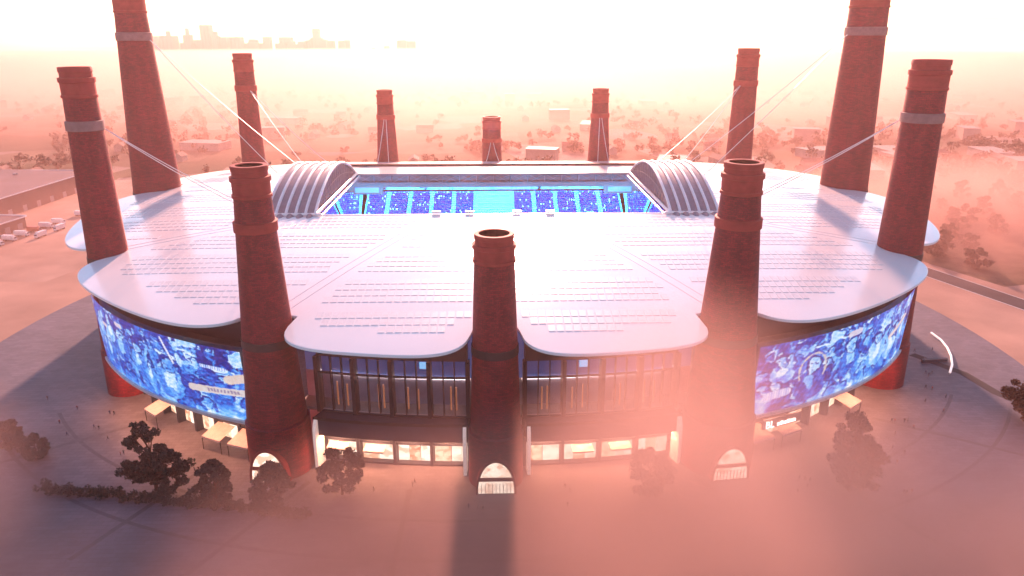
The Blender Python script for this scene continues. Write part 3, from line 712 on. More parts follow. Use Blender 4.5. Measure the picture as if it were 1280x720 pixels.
# ------------------------------------------------------------------ roof vaults beside the opening
def vault(sx):
    v = empty('roof_vault', (0, 0, 0)); v.parent = stadium
    x0, x1 = 69.5 * sx, 88.5 * sx; zb = 54.4; yh = 45.0; rise = 11.5
    prof = lambda f: (-yh + 2 * yh * f, zb + rise * math.sin(math.pi * min(1, max(0, f))) ** 0.85)
    n = 28
    for k in range(5):
        xa = x0 + (x1 - x0) * (k + 0.04) / 5; xb = x0 + (x1 - x0) * (k + 0.96) / 5; b = MB()
        b.grid([[(xa, *prof(i / n)), ((xa + xb) / 2, prof(i / n)[0], prof(i / n)[1] - 0.35), (xb, *prof(i / n))] for i in range(n + 1)])
        b.build('vault_panel', M['vault'], v, smooth=True)
        xm = (xa + xb) / 2; b = MB(); b.tube((xm, -yh - 4.5, zb - 2.0), (xm, -yh + 0.5, zb - 0.2), 1.45, 14); autosmooth(b.build('vault_foot', M['vault'], v))
    for k in range(6):
        x = x0 + (x1 - x0) * k / 5; b = MB(); pts = [(x, prof(i / n)[0], prof(i / n)[1] + 0.3) for i in range(n + 1)]; b.path(pts, 0.6, 8); b.build('rib', M['white'], v)
    b = MB(); b.tube((x0 - 0.6 * sx, -yh - 0.4, zb + 0.3), (x0 - 0.6 * sx, yh, zb + 0.3), 0.65, 8); b.build('lower_chord', M['white'], v)
    b = MB(); b.tube((x0 - 1.8 * sx, -yh, zb - 1.2), (x0 - 1.8 * sx, yh, zb - 1.2), 0.5, 8); b.build('lower_chord', M['white'], v)
    b = MB(); b.box(((x0 + x1) / 2 + 0.5 * sx, -yh - 1.0, zb + 0.3), (abs(x1 - x0) + 6, 0.9, 0.8)); b.build('edge_beam', M['white'], v)
    lat = MB(); m = 22
    for i in range(1, m):
        y0, z0 = prof(i / m); lat.tube((x0 - 0.1 * sx, y0, zb + 0.3), (x0 - 0.1 * sx, y0, z0), 0.16, 5)
        y1, z1 = prof((i + 1) / m); lat.tube((x0 - 0.1 * sx, y0, zb + 0.3), (x0 - 0.1 * sx, y1, z1 if i < m - 1 else zb), 0.13, 5)
        lat.tube((x0 - 0.1 * sx, y0, zb + (z0 - zb) * 0.55), (x0 - 0.1 * sx, y1, zb + (z1 - zb) * 0.55), 0.13, 5)
    lat.build('lattice', M['steel'], v)
    b = MB(); b.grid([[(x0 + 0.5 * sx, prof(i / n)[0], zb + 0.2), (x0 + 0.5 * sx, *prof(i / n))] for i in range(n + 1)]); b.build('mesh_screen', M['mesh'], v)
    b = MB(); b.box(((x0 + x1) / 2, 0, zb - 1.6), (abs(x1 - x0), 2 * yh, 0.5)); b.build('vault_floor', M['soffit'], v)
vault(-1); vault(1)

# truss under the rear roof edge
tr = empty('rear_truss', (0, 0, 0)); tr.parent = stadium
ye, zt, zl = 44.6, 54.0, 49.6; nb = 16; X0 = 69.0
for z in (zt, zl):
    b = MB(); b.tube((-X0, ye, z), (X0, ye, z), 0.4, 8); b.build('chord', M['truss'], tr)
for k in range(nb):
    xa = -X0 + 2 * X0 * k / nb; xb = xa + 2 * X0 / nb; b = MB()
    b.tube((xa, ye, zl), (xa, ye, zt), 0.28, 6); b.tube((xa, ye, zl), (xb, ye, zt), 0.16, 6); b.tube((xb, ye, zl), (xa, ye, zt), 0.16, 6)
    b.build('truss_bay', M['truss'], tr)
b = MB(); b.box((0, ye + 4.5, 49.6), (2 * X0 + 36, 0.4, 6.0)); b.build('truss_backing', M['soffit'], tr)
b = MB(); b.box((0, -44.9, 53.2), (2 * X0, 1.0, 2.0)); b.build('front_fascia', M['white'], stadium)
for x in (-22.5, -9.5, 9.0, 22.0):
    b = MB(); b.box((x, -44.6, 54.9), (3.4, 1.2, 0.9)); b.build('camera_box', M['white'], stadium)

# ------------------------------------------------------------------ seating bowl
M['seat'] = mat('blue_seats', (0.005, 0.03, 0.30), 0.6, 0.35, 0.5)
M['cyan'] = mat('cyan_lit_concrete', (0.12, 0.50, 0.62), 0.6, 0.12, 0.25)  # cyan lighting of the stand put into the concrete's colour
M['cyan_d'] = mat('cyan_step_edge', (0.05, 0.28, 0.48), 0.6, 0.1, 0.5)
M['fan1'] = mat('crowd_navy', (0.003, 0.012, 0.25), 0.8, 0.3, 1); M['fan2'] = mat('crowd_blue', (0.008, 0.06, 0.62), 0.8, 0.2, 1); M['fan3'] = mat('crowd_white', (0.6, 0.7, 0.85), 0.8, 0.1, 1)
M['ribbon'] = mat('led_ribbon', (0.1, 0.4, 0.6), 0.5, 0.06, 0.4, emit=(0.05, 0.50, 0.85), estr=0.22)
M['board'] = mat('scoreboard_led', (0.004, 0.02, 0.2), 0.4, 0.1, 0.5, emit=(0.01, 0.16, 0.85), estr=0.5)
M['pitch'] = mat('pitch', (0.05, 0.14, 0.04), 0.95, 0.2, 0.1)
sheet('pitch', [(-52, -34), (52, -34), (52, 34), (-52, 34)], 0.3, M['pitch'])
Y0, Z0, Y1, Z1 = 40.0, 18.0, 82.0, 38.8
rake = lambda f: (Y0 + (Y1 - Y0) * f, Z0 + (Z1 - Z0) * f)
def stand(fn, parent, x0, x1, nblk, centre=None):
    """fn maps (along, depth fraction) to a point"""
    nrow = 26
    def strip(name, xa, xb, m, lift, f0=0.0, f1=1.0, parent_=None):
        b = MB(); P = []
        for r_ in range(int(nrow * f0), int(nrow * f1)):
            for f in (r_ / nrow, (r_ + 1) / nrow):
                z_off = lift + (0.0 if f == r_ / nrow else 0.0)
                P.append([fn(xa, f, r_, lift), fn(xb, f, r_, lift)])
        b.grid(P); return b.build(name, m, parent_ or parent)
    base = strip('aisle_slab', x0, x1, M['cyan'], 0.0)
    xs = np.linspace(x0, x1, nblk + 1)
    for k in range(nblk):
        xa, xb = xs[k] + 1.1, xs[k + 1] - 1.1
        if centre is not None and k in centre: continue
        bl = strip('seat_block', xa, xb, M['seat'], 0.25, 0.05, 0.97)
        b = MB()
        for r_ in range(2, 25):
            for x in np.arange(xa + 0.3, xb - 0.2, 0.62):
                if random.random() < 0.12: continue
                b.cur = random.choices((0, 1, 2), (0.5, 0.44, 0.06))[0]
                p = Vector(fn(x + random.uniform(-0.1, 0.1), (r_ + 0.5) / nrow, r_, 0.25)); b.box((p.x, p.y, p.z + 0.45), (0.46, 0.4, 0.95 + random.uniform(-0.2, 0.25)))
        tag(b.build('crowd', [M['fan1'], M['fan2'], M['fan3']], bl), kind='stuff')
    return xs
def f_back(x, f, r_, lift):
    y, _ = rake(f); z = rake(r_ / 26)[1]; return (x, y, z + lift)
st = empty('rear_stand', (0, 0, 0)); st.parent = stadium
XS = 68.0
stand(f_back, st, -XS - 2.0, -10.0, 5); stand(f_back, st, 10.0, XS + 2.0, 5)
b = MB(); P = []
for r_ in range(26):
    P += [[f_back(-10, r_ / 26, r_, 0.1), f_back(10, r_ / 26, r_, 0.1)], [f_back(-10, (r_ + 1) / 26, r_, 0.1), f_back(10, (r_ + 1) / 26, r_, 0.1)]]
b.grid(P); b.build('central_stair', M['cyan'], st)
for r_ in range(6, 26, 4):
    b = MB(); y, z = f_back(0, (r_ + 0.5) / 26, r_, 0.5)[1:]; b.box((0, y, z), (17.5, 0.7, 0.5)); b.build('stair_rail', M['cyan_d'], st)
for x in (-10.6, 10.6):
    b = MB(); b.box((x, 80.5, 41.2), (0.6, 0.6, 4.5)); b.box((x, 80.5, 43.5), (2.6, 0.6, 0.5)); b.build('light_mast', M['cyan_d'], st)
b = MB(); b.box((0, 83.0, 41.6), (2 * XS - 4, 0.6, 5.6)); b.build('led_ribbon', M['ribbon'], st)
b = MB(); b.box((0, 84.0, 48), (2 * XS + 40, 0.6, 10)); b.build('rear_wall', M['black'], st)
for k in range(22):
    x = random.uniform(-62, 62); b = MB(); b.box((x, 82.3, 39.6), (random.uniform(0.6, 2.4), 0.5, random.uniform(0.8, 1.6))); b.build('vomitory_sign', M['cyan_d'], st)
# corner and side stands curve round under the vaults
for sx in (-1, 1):
    def f_side(u, f, r_, lift, sx=sx):
        r = 0 + 42.0 * f; z = rake(r_ / 26)[1]; a = R(u); return (sx * (70 + math.sin(a) * r * 0.85 + 4 * u / 90), 40 + math.cos(a) * r, z + lift)
    sd = empty('corner_stand', (0, 0, 0)); sd.parent = stadium
    for k in range(3):
        u0, u1 = 4 + k * 28, 30 + k * 28
        def f_seg(x, f, r_, lift, u0=u0, u1=u1): 
            t = (x - 0) / 10.0; a = Vector(f_side(u0, f, r_, lift)); c = Vector(f_side(u1, f, r_, lift)); return tuple(a.lerp(c, t))
        stand(f_seg, sd, 0.0, 10.0, 1)
    b = MB(); P = []
    for k in range(12):
        x, y, z = f_side(k * 8.5, 1.02, 25, 0); P.append([(x, y, z - 1), (x, y, z + 14)])
    b.grid(P); b.build('corner_wall', M['black'], sd)
    sb = tag(empty('scoreboard', (sx * 69.0, 76.0, 38.5)), ['blue scoreboard hanging in the stand corner on the warehouse side', 'blue scoreboard hanging in the stand corner on the field side'][sx > 0], 'scoreboard')
    b = MB(); b.box((0, 0.4, 2.2), (16.5, 0.5, 6.6)); b.build('frame', M['soffit'], sb)
    b = MB(); b.box((0.6 * sx, 0.0, 2.3), (13.0, 0.3, 4.4)); b.build('display', M['board'], sb)
    b = MB(); b.box((-7.2 * sx, 0.3, 5.5), (1.4, 0.6, 13)); b.build('mast', M['black'], sb)
# floodlights under the front roof edge that light the stand blue
M['flood'] = mat('flood_lens', (0.5, 0.7, 0.9), 0.3, 0.05, 1, emit=(0.2, 0.6, 1.0), estr=4)
for x in (-72, -46, -16, 16, 46, 72):
    fl = tag(empty('floodlight_bank', (x, -41.5, 46.5)), 'blue floodlight bank under the front roof edge inside the opening', 'floodlight', 'floodlight banks under the roof edge')
    b = MB(); b.box((0, -0.6, 0), (9, 0.6, 2.4)); b.build('housing', M['black'], fl)
    ld = bpy.data.lights.new('flood', 'AREA'); ld.shape = 'RECTANGLE'; ld.size = 8.4; ld.size_y = 2.0; ld.energy = 8500; ld.color = (0.10, 0.50, 1.0); ld.spread = R(32)
    lo_ = bpy.data.objects.new('lamp', ld); C.objects.link(lo_); lo_.parent = fl; lo_.location = (0, -0.2, 0)
    lo_.rotation_euler = Vector((0, 110, -13)).to_track_quat('-Z', 'Y').to_euler()
def strip_pts(pts, w):
    L_, R_ = [], []
    for i, p_ in enumerate(pts):
        q = Vector(pts[min(i + 1, len(pts) - 1)]) - Vector(pts[max(i - 1, 0)]); n_ = Vector((-q.y, q.x)).normalized() * w / 2
        L_.append((p_[0] + n_.x, p_[1] + n_.y)); R_.append((p_[0] - n_.x, p_[1] - n_.y))
    return L_ + R_[::-1]
def off(pts, d):
    s_ = strip_pts(pts, 2 * d); return s_[:len(pts)]
# ------------------------------------------------------------------ darker paving bands across the plaza
M['band'] = mat('granite_band', (0.075, 0.062, 0.075), 0.6, 0.2, 0.5)
for k, q in enumerate((-2.35, -2.1, -1.9, -1.72, -1.42, -1.24, -1.04, -0.8)):
    p0_, p1_ = pt(q, 0.97), pt(q * 1.0 + (0.03 if k % 2 else -0.03), 1.26)
    sheet('paving_band', strip_pts([p0_, p1_], 1.5), 0.0245, M['band'])
for s_ in (1.06, 1.16):
    a_ = [pt(-2.5 + 1.9 * i / 60, s_) for i in range(61)]; sheet('paving_band', strip_pts(a_, 1.1), 0.0285, M['band'])

# ------------------------------------------------------------------ trees
M['bark'] = mat('bark', (0.06, 0.045, 0.035), 0.95, 0.3, 1.0, spec=0.1)
def leaf_mat(name, c, c2):
    m, N, L, b = new_mat(name); b.inputs['Roughness'].default_value = 0.7; b.inputs['Specular IOR Level'].default_value = 0.2
    oi = N.new('ShaderNodeObjectInfo'); gi = N.new('ShaderNodeNewGeometry'); rp = N.new('ShaderNodeValToRGB')
    L.new(gi.outputs['Random Per Island'], rp.inputs[0]); rp.color_ramp.elements[0].color = (*c, 1); rp.color_ramp.elements[1].color = (*c2, 1)
    L.new(rp.outputs[0], b.inputs['Base Color']); return m
M['leaf'] = leaf_mat('leaf_green', (0.006, 0.022, 0.022), (0.02, 0.05, 0.042))
M['leaf_red'] = leaf_mat('leaf_rust', (0.09, 0.025, 0.012), (0.20, 0.065, 0.025))
M['leaf_hazed'] = leaf_mat('leaf_hazed', (0.08, 0.055, 0.03), (0.15, 0.10, 0.05))  # far foliage lightened, distance haze put into the leaf colour

def leaves(centres, per, size, spread, rg, flat=0.75):
    """leaf-sized quads scattered round clump centres"""
    n = len(centres) * per; c = np.repeat(np.asarray(centres, float), per, 0)
    d = rg.normal(size=(n, 3)); d /= np.linalg.norm(d, axis=1, keepdims=True); r = spread[:, None] if False else np.repeat(spread, per)[:, None]
    p = c + d * r * rg.uniform(0.35, 1.0, (n, 1)) ** 0.6 * np.array([1, 1, flat])
    u = rg.normal(size=(n, 3)); u /= np.linalg.norm(u, axis=1, keepdims=True)
    w = np.cross(u, d + rg.normal(size=(n, 3)) * 0.5); w /= np.linalg.norm(w, axis=1, keepdims=True) + 1e-9
    s = size * rg.uniform(0.6, 1.4, (n, 1)); u = u * s; w = w * s * 0.6
    v = np.stack([p - u, p + w, p + u, p - w], 1).reshape(-1, 3)
    return v, np.arange(4 * n).reshape(-1, 4)
def np_mesh(name, v, f, m, parent):
    me = bpy.data.meshes.new(name); k = f.shape[1]
    me.vertices.add(len(v)); me.vertices.foreach_set('co', v.astype(np.float32).ravel())
    me.loops.add(f.size); me.loops.foreach_set('vertex_index', f.astype(np.int32).ravel())
    me.polygons.add(len(f)); me.polygons.foreach_set('loop_start', np.arange(0, f.size, k, dtype=np.int32)); me.polygons.foreach_set('loop_total', np.full(len(f), k, np.int32))
    me.materials.append(m); me.update(calc_edges=True); return link(name, me, parent)

def tree(loc, h, rx, seed, label, leaf='leaf', clumps=64, per=85, size=0.5, bottom=0.12, name='plaza_tree', group=None, lobes=None):
    rg = np.random.default_rng(seed); t = tag(empty(name, (*loc, 0.02)), label, 'tree', group)
    b = MB(); top = h * 0.62; b.tube((0, 0, 0), (0.1, 0, top * 0.5), 0.026 * h, 8, 0.018 * h); b.tube((0.1, 0, top * 0.5), (0, 0.1, top), 0.018 * h, 8, 0.008 * h)
    cs = []; sp = []
    for k in range(clumps):
        lb = (lobes or [(0, 0, 1.0, 1.0)])[k % len(lobes or [0])]
        z = rg.uniform(bottom, 0.93); prof = math.sin(math.pi * min(1, max(0.03, (z - bottom) / (1 - bottom))) ** 0.75) ** 0.7
        a = rg.uniform(0, 2 * math.pi); r = rx * prof * math.sqrt(rg.uniform(0.15, 1)) * rg.uniform(0.75, 1.15) * lb[3]
        cs.append((lb[0] + r * math.cos(a), lb[1] + r * math.sin(a), h * z * lb[2])); sp.append(rx * rg.uniform(0.15, 0.29) * lb[3])
    for k in range(0, clumps, 3): 
        c = cs[k]; z0 = min(c[2] * 0.7, top * 0.95); b.tube((0, 0, z0), (c[0] * 0.85, c[1] * 0.85, c[2]), 0.009 * h, 5, 0.003 * h)
    tr_ = b.build('trunk', M['bark'], t)
    v, f = leaves(cs, per, size, np.array(sp), rg); np_mesh('crown', v, f, M[leaf], t)
    return t
tree((-94, -150.5), 23, 7.2, 1, 'tallest dark green two-lobed tree on the plaza beside the hedge', lobes=[(-2.2, 0, 1.0, 0.8), (3.2, -1, 0.66, 0.95)], clumps=100, per=80)
tree((-76, -155), 12.5, 5.2, 2, 'low dark bushy tree between the two-lobed tree and the round portal tree', bottom=0.02)
tree((-60, -158), 13.5, 6.0, 3, 'rounded dark tree in front of the arched portal behind the hedge end', bottom=0.02)
tree((-42.5, -152.5), 15, 6.2, 4, 'airy dark tree in front of the shopfronts on the hedge side', clumps=46, per=75)
tree((42, -155.5), 14.5, 7.0, 5, 'spreading tree in front of the shop awnings away from the hedge', clumps=46, per=75)
tree((98.5, -154), 25, 7.4, 6, 'tall dark tree beside the curved screen with the seated woman', clumps=100, per=80, lobes=[(-1, 0, 1.0, 0.85), (1.5, 0.5, 0.7, 1.0)])
tree((176, -116), 16, 8.5, 7, 'rust coloured bushy tree beside the footpath', leaf='leaf_red', clumps=80, per=110, bottom=0.1)
tree((-149, -125), 9.5, 4.2, 8, 'small dark tree standing alone beyond the end of the hedge', bottom=0.02)
tree((-138, -131), 7.5, 3.8, 9, 'very low dark bush close to the small lone tree', bottom=0.02, name='plaza_bush')
# low dark bush at the foot of the rust tree
tree((179, -122), 6.5, 5.5, 19, 'dark green bush at the foot of the rust coloured tree', bottom=0.02, name='plaza_bush')

rg = np.random.default_rng(5); a = np.array([-127, -148.5]); c = np.array([-50, -162.5]); n = 150
hd = tag(empty('hedge', (-88, -155.5, 0.02)), 'long clipped dark hedge crossing the plaza below the trees', 'hedge')
cs = []; sp = []
for k in range(n):
    t_ = k / (n - 1); p_ = a + (c - a) * t_ + rg.normal(0, 0.8, 2); cs.append((p_[0] + 88, p_[1] + 155.5, rg.uniform(0.5, 2.0))); sp.append(rg.uniform(0.9, 1.5))
v, f = leaves(cs, 60, 0.33, np.array(sp), rg, 0.9); v[:, 2] = np.abs(v[:, 2]); np_mesh('foliage', v, f, M['leaf'], hd)

# ------------------------------------------------------------------ people
def person_mesh(name, pose, cols):
    """one continuous body grown over a joint skeleton"""
    J = {'pel': (0, 0, 0.96, 0.16, 0.12), 'chest': (0, 0.01, 1.28, 0.19, 0.13), 'neck': (0, 0.0, 1.50, 0.06, 0.06), 'head': (0, -0.02, 1.62, 0.095, 0.11), 'crown': (0, -0.01, 1.74, 0.08, 0.09)}
    st_ = pose
    for s, k in ((-1, 'l'), (1, 'r')):
        sw = st_ * s
        J['hip' + k] = (0.10 * s, 0, 0.90, 0.10, 0.10); J['knee' + k] = (0.11 * s, -0.20 * sw - 0.02, 0.50, 0.07, 0.075); J['ank' + k] = (0.11 * s, -0.36 * sw + 0.05 * abs(st_), 0.09, 0.045, 0.05); J['toe' + k] = (0.12 * s, -0.36 * sw - 0.14, 0.04, 0.045, 0.04)
        J['sho' + k] = (0.19 * s, 0.01, 1.42, 0.075, 0.075); J['elb' + k] = (0.26 * s, 0.12 * sw + 0.03, 1.14, 0.05, 0.05); J['han' + k] = (0.25 * s, 0.20 * sw - 0.08, 0.90, 0.035, 0.045)
    E_ = [('pel', 'chest'), ('chest', 'neck'), ('neck', 'head'), ('head', 'crown')]
    for k in 'lr': E_ += [('pel', 'hip' + k), ('hip' + k, 'knee' + k), ('knee' + k, 'ank' + k), ('ank' + k, 'toe' + k), ('chest', 'sho' + k), ('sho' + k, 'elb' + k), ('elb' + k, 'han' + k)]
    ks = list(J); me = bpy.data.meshes.new(name); me.from_pydata([J[k][:3] for k in ks], [(ks.index(a_), ks.index(b_)) for a_, b_ in E_], [])
    o = link('tmp', me); o.modifiers.new('s', 'SKIN'); o.modifiers.new('u', 'SUBSURF').levels = 1
    for i, k in enumerate(ks): me.skin_vertices[0].data[i].radius = J[k][3:]
    me.skin_vertices[0].data[0].use_root = True
    dg = bpy.context.evaluated_depsgraph_get(); out = bpy.data.meshes.new_from_object(o.evaluated_get(dg)); bpy.data.objects.remove(o)
    out.name = name; out.materials.clear()
    for m in cols: out.materials.append(m)
    for p_ in out.polygons:
        z = p_.center.z; x = abs(p_.center.x)
        p_.material_index = 3 if z > 1.66 else (2 if z > 1.5 or (z < 0.97 and x > 0.21 and z > 0.8) else (0 if z > 0.93 else (1 if z > 0.1 else 3))); p_.use_smooth = True
    return out
skin = mat('skin', (0.35, 0.2, 0.15), 0.6, 0.1, 2); hair = mat('hair', (0.02, 0.015, 0.012), 0.7, 0.2, 2)
cl = {'navy': (0.02, 0.03, 0.10), 'black': (0.015, 0.015, 0.018), 'maroon': (0.16, 0.02, 0.03), 'grey': (0.16, 0.16, 0.18)}
tops = {k: mat('coat_' + k, v_, 0.8, 0.15, 3) for k, v_ in cl.items()}
jeans = mat('trousers', (0.03, 0.035, 0.06), 0.8, 0.2, 3)
PM = {(k, w): person_mesh('person', w, (tops[k], jeans, skin, hair)) for k in cl for w in (0.0, 1.0)}
PP = [(-141.8, -100.7), (-129.1, -104.4), (-127.5, -104.9), (-129.5, -114.0), (-127.7, -114.6), (-121.7, -121.2), (-113.2, -130.8), (-112.7, -129.9), (-90.8, -139.2), (-87.8, -139.7), (-86.6, -139.7), (-84.3, -140.0), (-135.8, -118.4), (-155.9, -93.3), (-142.4, -110.5), (-23.0, -147.7), (-23.5, -149.3), (-4.8, -160.4), (-3.5, -160.8), (-7.4, -159.9), (161.2, -80.4), (161.2, -82.4), (163.6, -80.4), (154.6, -92.2), (156.2, -93.5), (148.7, -102.5), (157.6, -99.7), (150.7, -110.1), (129.7, -116.5), (130.7, -116.6), (133.9, -116.6), (135.2, -116.1), (134.6, -120.9), (126.8, -124.3), (123.7, -135.9), (121.7, -132.6), (118.6, -141.2), (112.6, -156.3), (113.5, -156.3), (115.0, -155.9), (86.6, -148.4), (87.9, -149.2), (87.1, -152.8), (83.5, -155.1), (20.5, -153.1), (19.3, -151.1), (19.2, -159.8), (89.1, -149.7), (168.3, -59.7), (166.9, -68.9), (176.3, -58.3), (-34.0, -151.4)]
LB = {('navy', 0.0): 'person in navy jacket standing on the plaza', ('navy', 1.0): 'person in navy jacket walking across the plaza', ('black', 0.0): 'person in black coat standing on the plaza', ('black', 1.0): 'person in black coat walking across the plaza',
      ('maroon', 0.0): 'person in maroon top standing on the plaza', ('maroon', 1.0): 'person in maroon top walking across the plaza', ('grey', 0.0): 'person in grey top standing on the plaza', ('grey', 1.0): 'person in grey top walking across the plaza'}
for i, (x, y) in enumerate(PP):
    k = random.choice(('navy', 'black', 'black', 'maroon', 'grey')), random.choice((0.0, 1.0, 1.0))
    o = link('person', PM[k]); o.location = (x, y, 0.03); o.rotation_euler = (0, 0, random.uniform(0, 6.28)); s = random.uniform(0.95, 1.08); o.scale = (s, s, s)
    tag(o, LB[k], 'person', 'visitors on the stadium plaza')

# ------------------------------------------------------------------ paths, roads and rails on the field side
road = [(150, 420), (185, 200), (222, 80), (236, 36), (251, -10), (268, -60), (300, -150), (330, -300)]
sheet('road', strip_pts(road, 15), 0.06, M['asphalt'])
for d in (-7.0, 7.0): sheet('road_edge_line', strip_pts(off(road, d) if d > 0 else off(road[::-1], -d)[::-1], 0.55), 0.064, M['line'])
road2 = [(251, -10), (300, 10), (420, 40), (700, 70)]
sheet('side_road', strip_pts(road2, 12), 0.068, M['asphalt'])
sheet('lawn', [(258, 20), (420, 60), (700, 95), (700, 330), (200, 330), (212, 140)], 0.045, M['grass'])
path = [(166, -62), (176, -80), (178, -96), (183, -108), (196, -118), (215, -125), (250, -128)]
sheet('footpath', strip_pts(path, 4.0), 0.03, M['asphalt'])
# curved lit rail beside the plaza steps
M['rail_lit'] = mat('lit_rail', (0.85, 0.8, 0.78), 0.4, 0.03, 1, emit=(1, 0.75, 0.72), estr=0.2)
arc = [(185, -42), (184.6, -50), (182.5, -58), (179.3, -66), (175, -74), (170, -81)]
b = MB(); b.path([(x, y, 1.0) for x, y in arc], 0.42, 8); rl = empty('curved_railing', (178, -62, 0)); b.v = [(x - 178, y + 62, z) for x, y, z in b.v]; b.build('lit_rail', M['rail_lit'], rl)
for x, y in arc: b = MB(); b.tube((x - 178, y + 62, 0.02), (x - 178, y + 62, 1.0), 0.12, 6); b.build('post', M['steel'], rl)
tag(rl, 'curved white glowing handrail on posts beside the plaza', 'railing')
b = MB(); b.box((0, 0, 0.6), (10.5, 1.3, 1.2), 0.12); bw = b.build('bench_wall', M['dark']); bw.location = (171, -69, 0.02); tag(bw, 'low dark straight wall next to the curved glowing handrail', 'wall')

# ------------------------------------------------------------------ warehouses and trucks
M['shed_roof'] = mat('shed_roof', (0.085, 0.07, 0.085), 0.85, 0.2, 0.05); M['shed_wall'] = mat('shed_wall', (0.07, 0.045, 0.045), 0.8, 0.25, 0.2)
def shed(loc, d, rz, label, nwin=0):
    t = tag(empty('warehouse', loc, rz), label, 'warehouse'); x, y, h = d
    b = MB(); b.box((0, 0, h / 2), (x, y, h)); b.build('wall', M['shed_wall'], t)
    b = MB(); r = 1.2; P = [[(sx * (x / 2 + 0.6), yy, h + 0.05 + zz) for sx, zz in ((-1, 0), (0, r), (1, 0))] for yy in (-y / 2 - 0.6, y / 2 + 0.6)]; b.grid(P); rf = b.build('roof', M['shed_roof'], t)
    b = MB()
    for sx in (-1, 1): b.box((sx * (x / 2 + 0.7), 0, h + 0.25), (0.5, y + 1.6, 0.6))
    for sy in (-1, 1): b.box((0, sy * (y / 2 + 0.95), h + 0.55), (x + 1.0, 0.5, 0.9))
    b.build('parapet', M['white'], t)
    for k in range(nwin):
        b = MB(); b.box((x / 2 + 0.08, -y / 2 + y * (k + 0.5) / nwin, 2.2), (0.3, 4.2, 4.2)); b.build('loading_door', M['steel'], t)
    for k in range(4):
        b = MB(); b.box((random.uniform(-x / 3, x / 3), random.uniform(-y / 2.5, y / 2.5), h + 1.6), (2.4, 2.4, 1.8)); b.build('roof_vent', M['steel'], rf)
    return t
shed((-408, 236, 0), (138, 128, 13.5), R(-3), 'large dark flat-roofed warehouse behind the row of trucks', 8)
shed((-372, 132, 0), (118, 66, 7.5), R(-8), 'lower warehouse with pale roof edge right beside the parked trucks', 6)
M['truck_white'] = mat('truck_white', (0.75, 0.72, 0.70), 0.4, 0.06, 0.5); M['truck_red'] = mat('truck_red', (0.35, 0.08, 0.05), 0.4, 0.1, 0.5); M['tyre'] = mat('tyre', (0.015, 0.015, 0.015), 0.9, 0.1, 1)
M['wind'] = mat('windscreen', (0.02, 0.025, 0.03), 0.1, 0.1, 1)
def truck(m, label):
    t = tag(empty('parked_truck'), label, 'truck', 'trucks parked by the warehouses')
    b = MB(); b.box((0, 0.8, 2.35), (2.5, 7.0, 2.7)); b.build('cargo_box', m, t)
    b = MB(); b.add([(-1.15, -4.6, 0.7), (1.15, -4.6, 0.7), (1.15, -2.9, 0.7), (-1.15, -2.9, 0.7), (-1.15, -4.6, 1.7), (1.15, -4.6, 1.7), (1.15, -2.9, 2.8), (-1.15, -2.9, 2.8), (-1.1, -4.1, 2.75), (1.1, -4.1, 2.75)],
                    [(3, 2, 1, 0), (0, 1, 5, 4), (1, 2, 6, 9, 5), (3, 0, 4, 8, 7), (2, 3, 7, 6), (8, 9, 6, 7), (4, 5, 9, 8)]); cb_ = b.build('cab', m, t)
    b = MB(); b.add([(-0.95, -4.57, 1.8), (0.95, -4.57, 1.8), (0.92, -4.17, 2.65), (-0.92, -4.17, 2.65)], [(0, 1, 2, 3)]); b.v = [(x, y - 0.04, z) for x, y, z in b.v]; b.build('windscreen', M['wind'], cb_)
    for y in (-3.6, 1.6, 3.0):
        for sx in (-1, 1): b = MB(); b.tube((sx * 0.85, y, 0.5), (sx * 1.2, y, 0.5), 0.5, 12); b.build('wheel', M['tyre'], t)
    return t
tw = truck(M['truck_white'], 'white box truck parked beside the lower warehouse'); tr2 = truck(M['truck_red'], 'red box truck parked among the white ones by the warehouse')
bpy.context.view_layer.update()
spots = [(-301, 112, 0), (-300, 123, 0), (-299, 134, 0), (-297.5, 145, 1), (-296, 156, 0), (-294, 167, 0), (-291, 190, 0), (-286, 132, 0), (-284, 150, 0), (-288, 205, 0)]
fw = fr_ = True
for x, y, k in spots:
    src = tr2 if k else tw
    if k and fr_: o = tr2; fr_ = False
    elif not k and fw: o = tw; fw = False
    else: o = copy_tree(src)
    o.location = (x, y, 0.06); o.rotation_euler = (0, 0, R(80 + random.uniform(-4, 4)) if x < -290 else R(-8))

# ------------------------------------------------------------------ hinterland: houses, woods, skyline
M['house_wall'] = mat('house_wall', (0.35, 0.28, 0.24), 0.9, 0.2, 0.1); M['house_white'] = mat('house_render', (0.34, 0.25, 0.2), 0.9, 0.1, 0.1); M['tile'] = mat('roof_tile', (0.16, 0.07, 0.055), 0.85, 0.25, 0.2); M['flat'] = mat('felt_roof', (0.27, 0.21, 0.18), 0.7, 0.15, 0.1)
def house(w, d, h, rr, mw, mr, label, cat='house'):
    t = tag(empty('far_house' if cat == 'house' else 'far_shed'), label, cat, 'houses and sheds on the plain behind the stadium')
    b = MB(); b.box((0, 0, h / 2), (w, d, h)); 
    if rr: b.add([(-w / 2, -d / 2, h), (-w / 2, d / 2, h), (-w / 2, 0, h + rr), (w / 2, -d / 2, h), (w / 2, d / 2, h), (w / 2, 0, h + rr)], [(0, 2, 1), (3, 4, 5)])
    b.build('wall', mw, t); b = MB()
    if rr: b.grid([[(sx * (w / 2 + 0.5), -d / 2 - 0.5, h - 0.2), (sx * (w / 2 + 0.5), 0, h + rr + 0.1), (sx * (w / 2 + 0.5), d / 2 + 0.5, h - 0.2)] for sx in (-1, 1)])
    else: b.box((0, 0, h + 0.3), (w + 1, d + 1, 0.6))
    b.build('roof', mr, t); return t
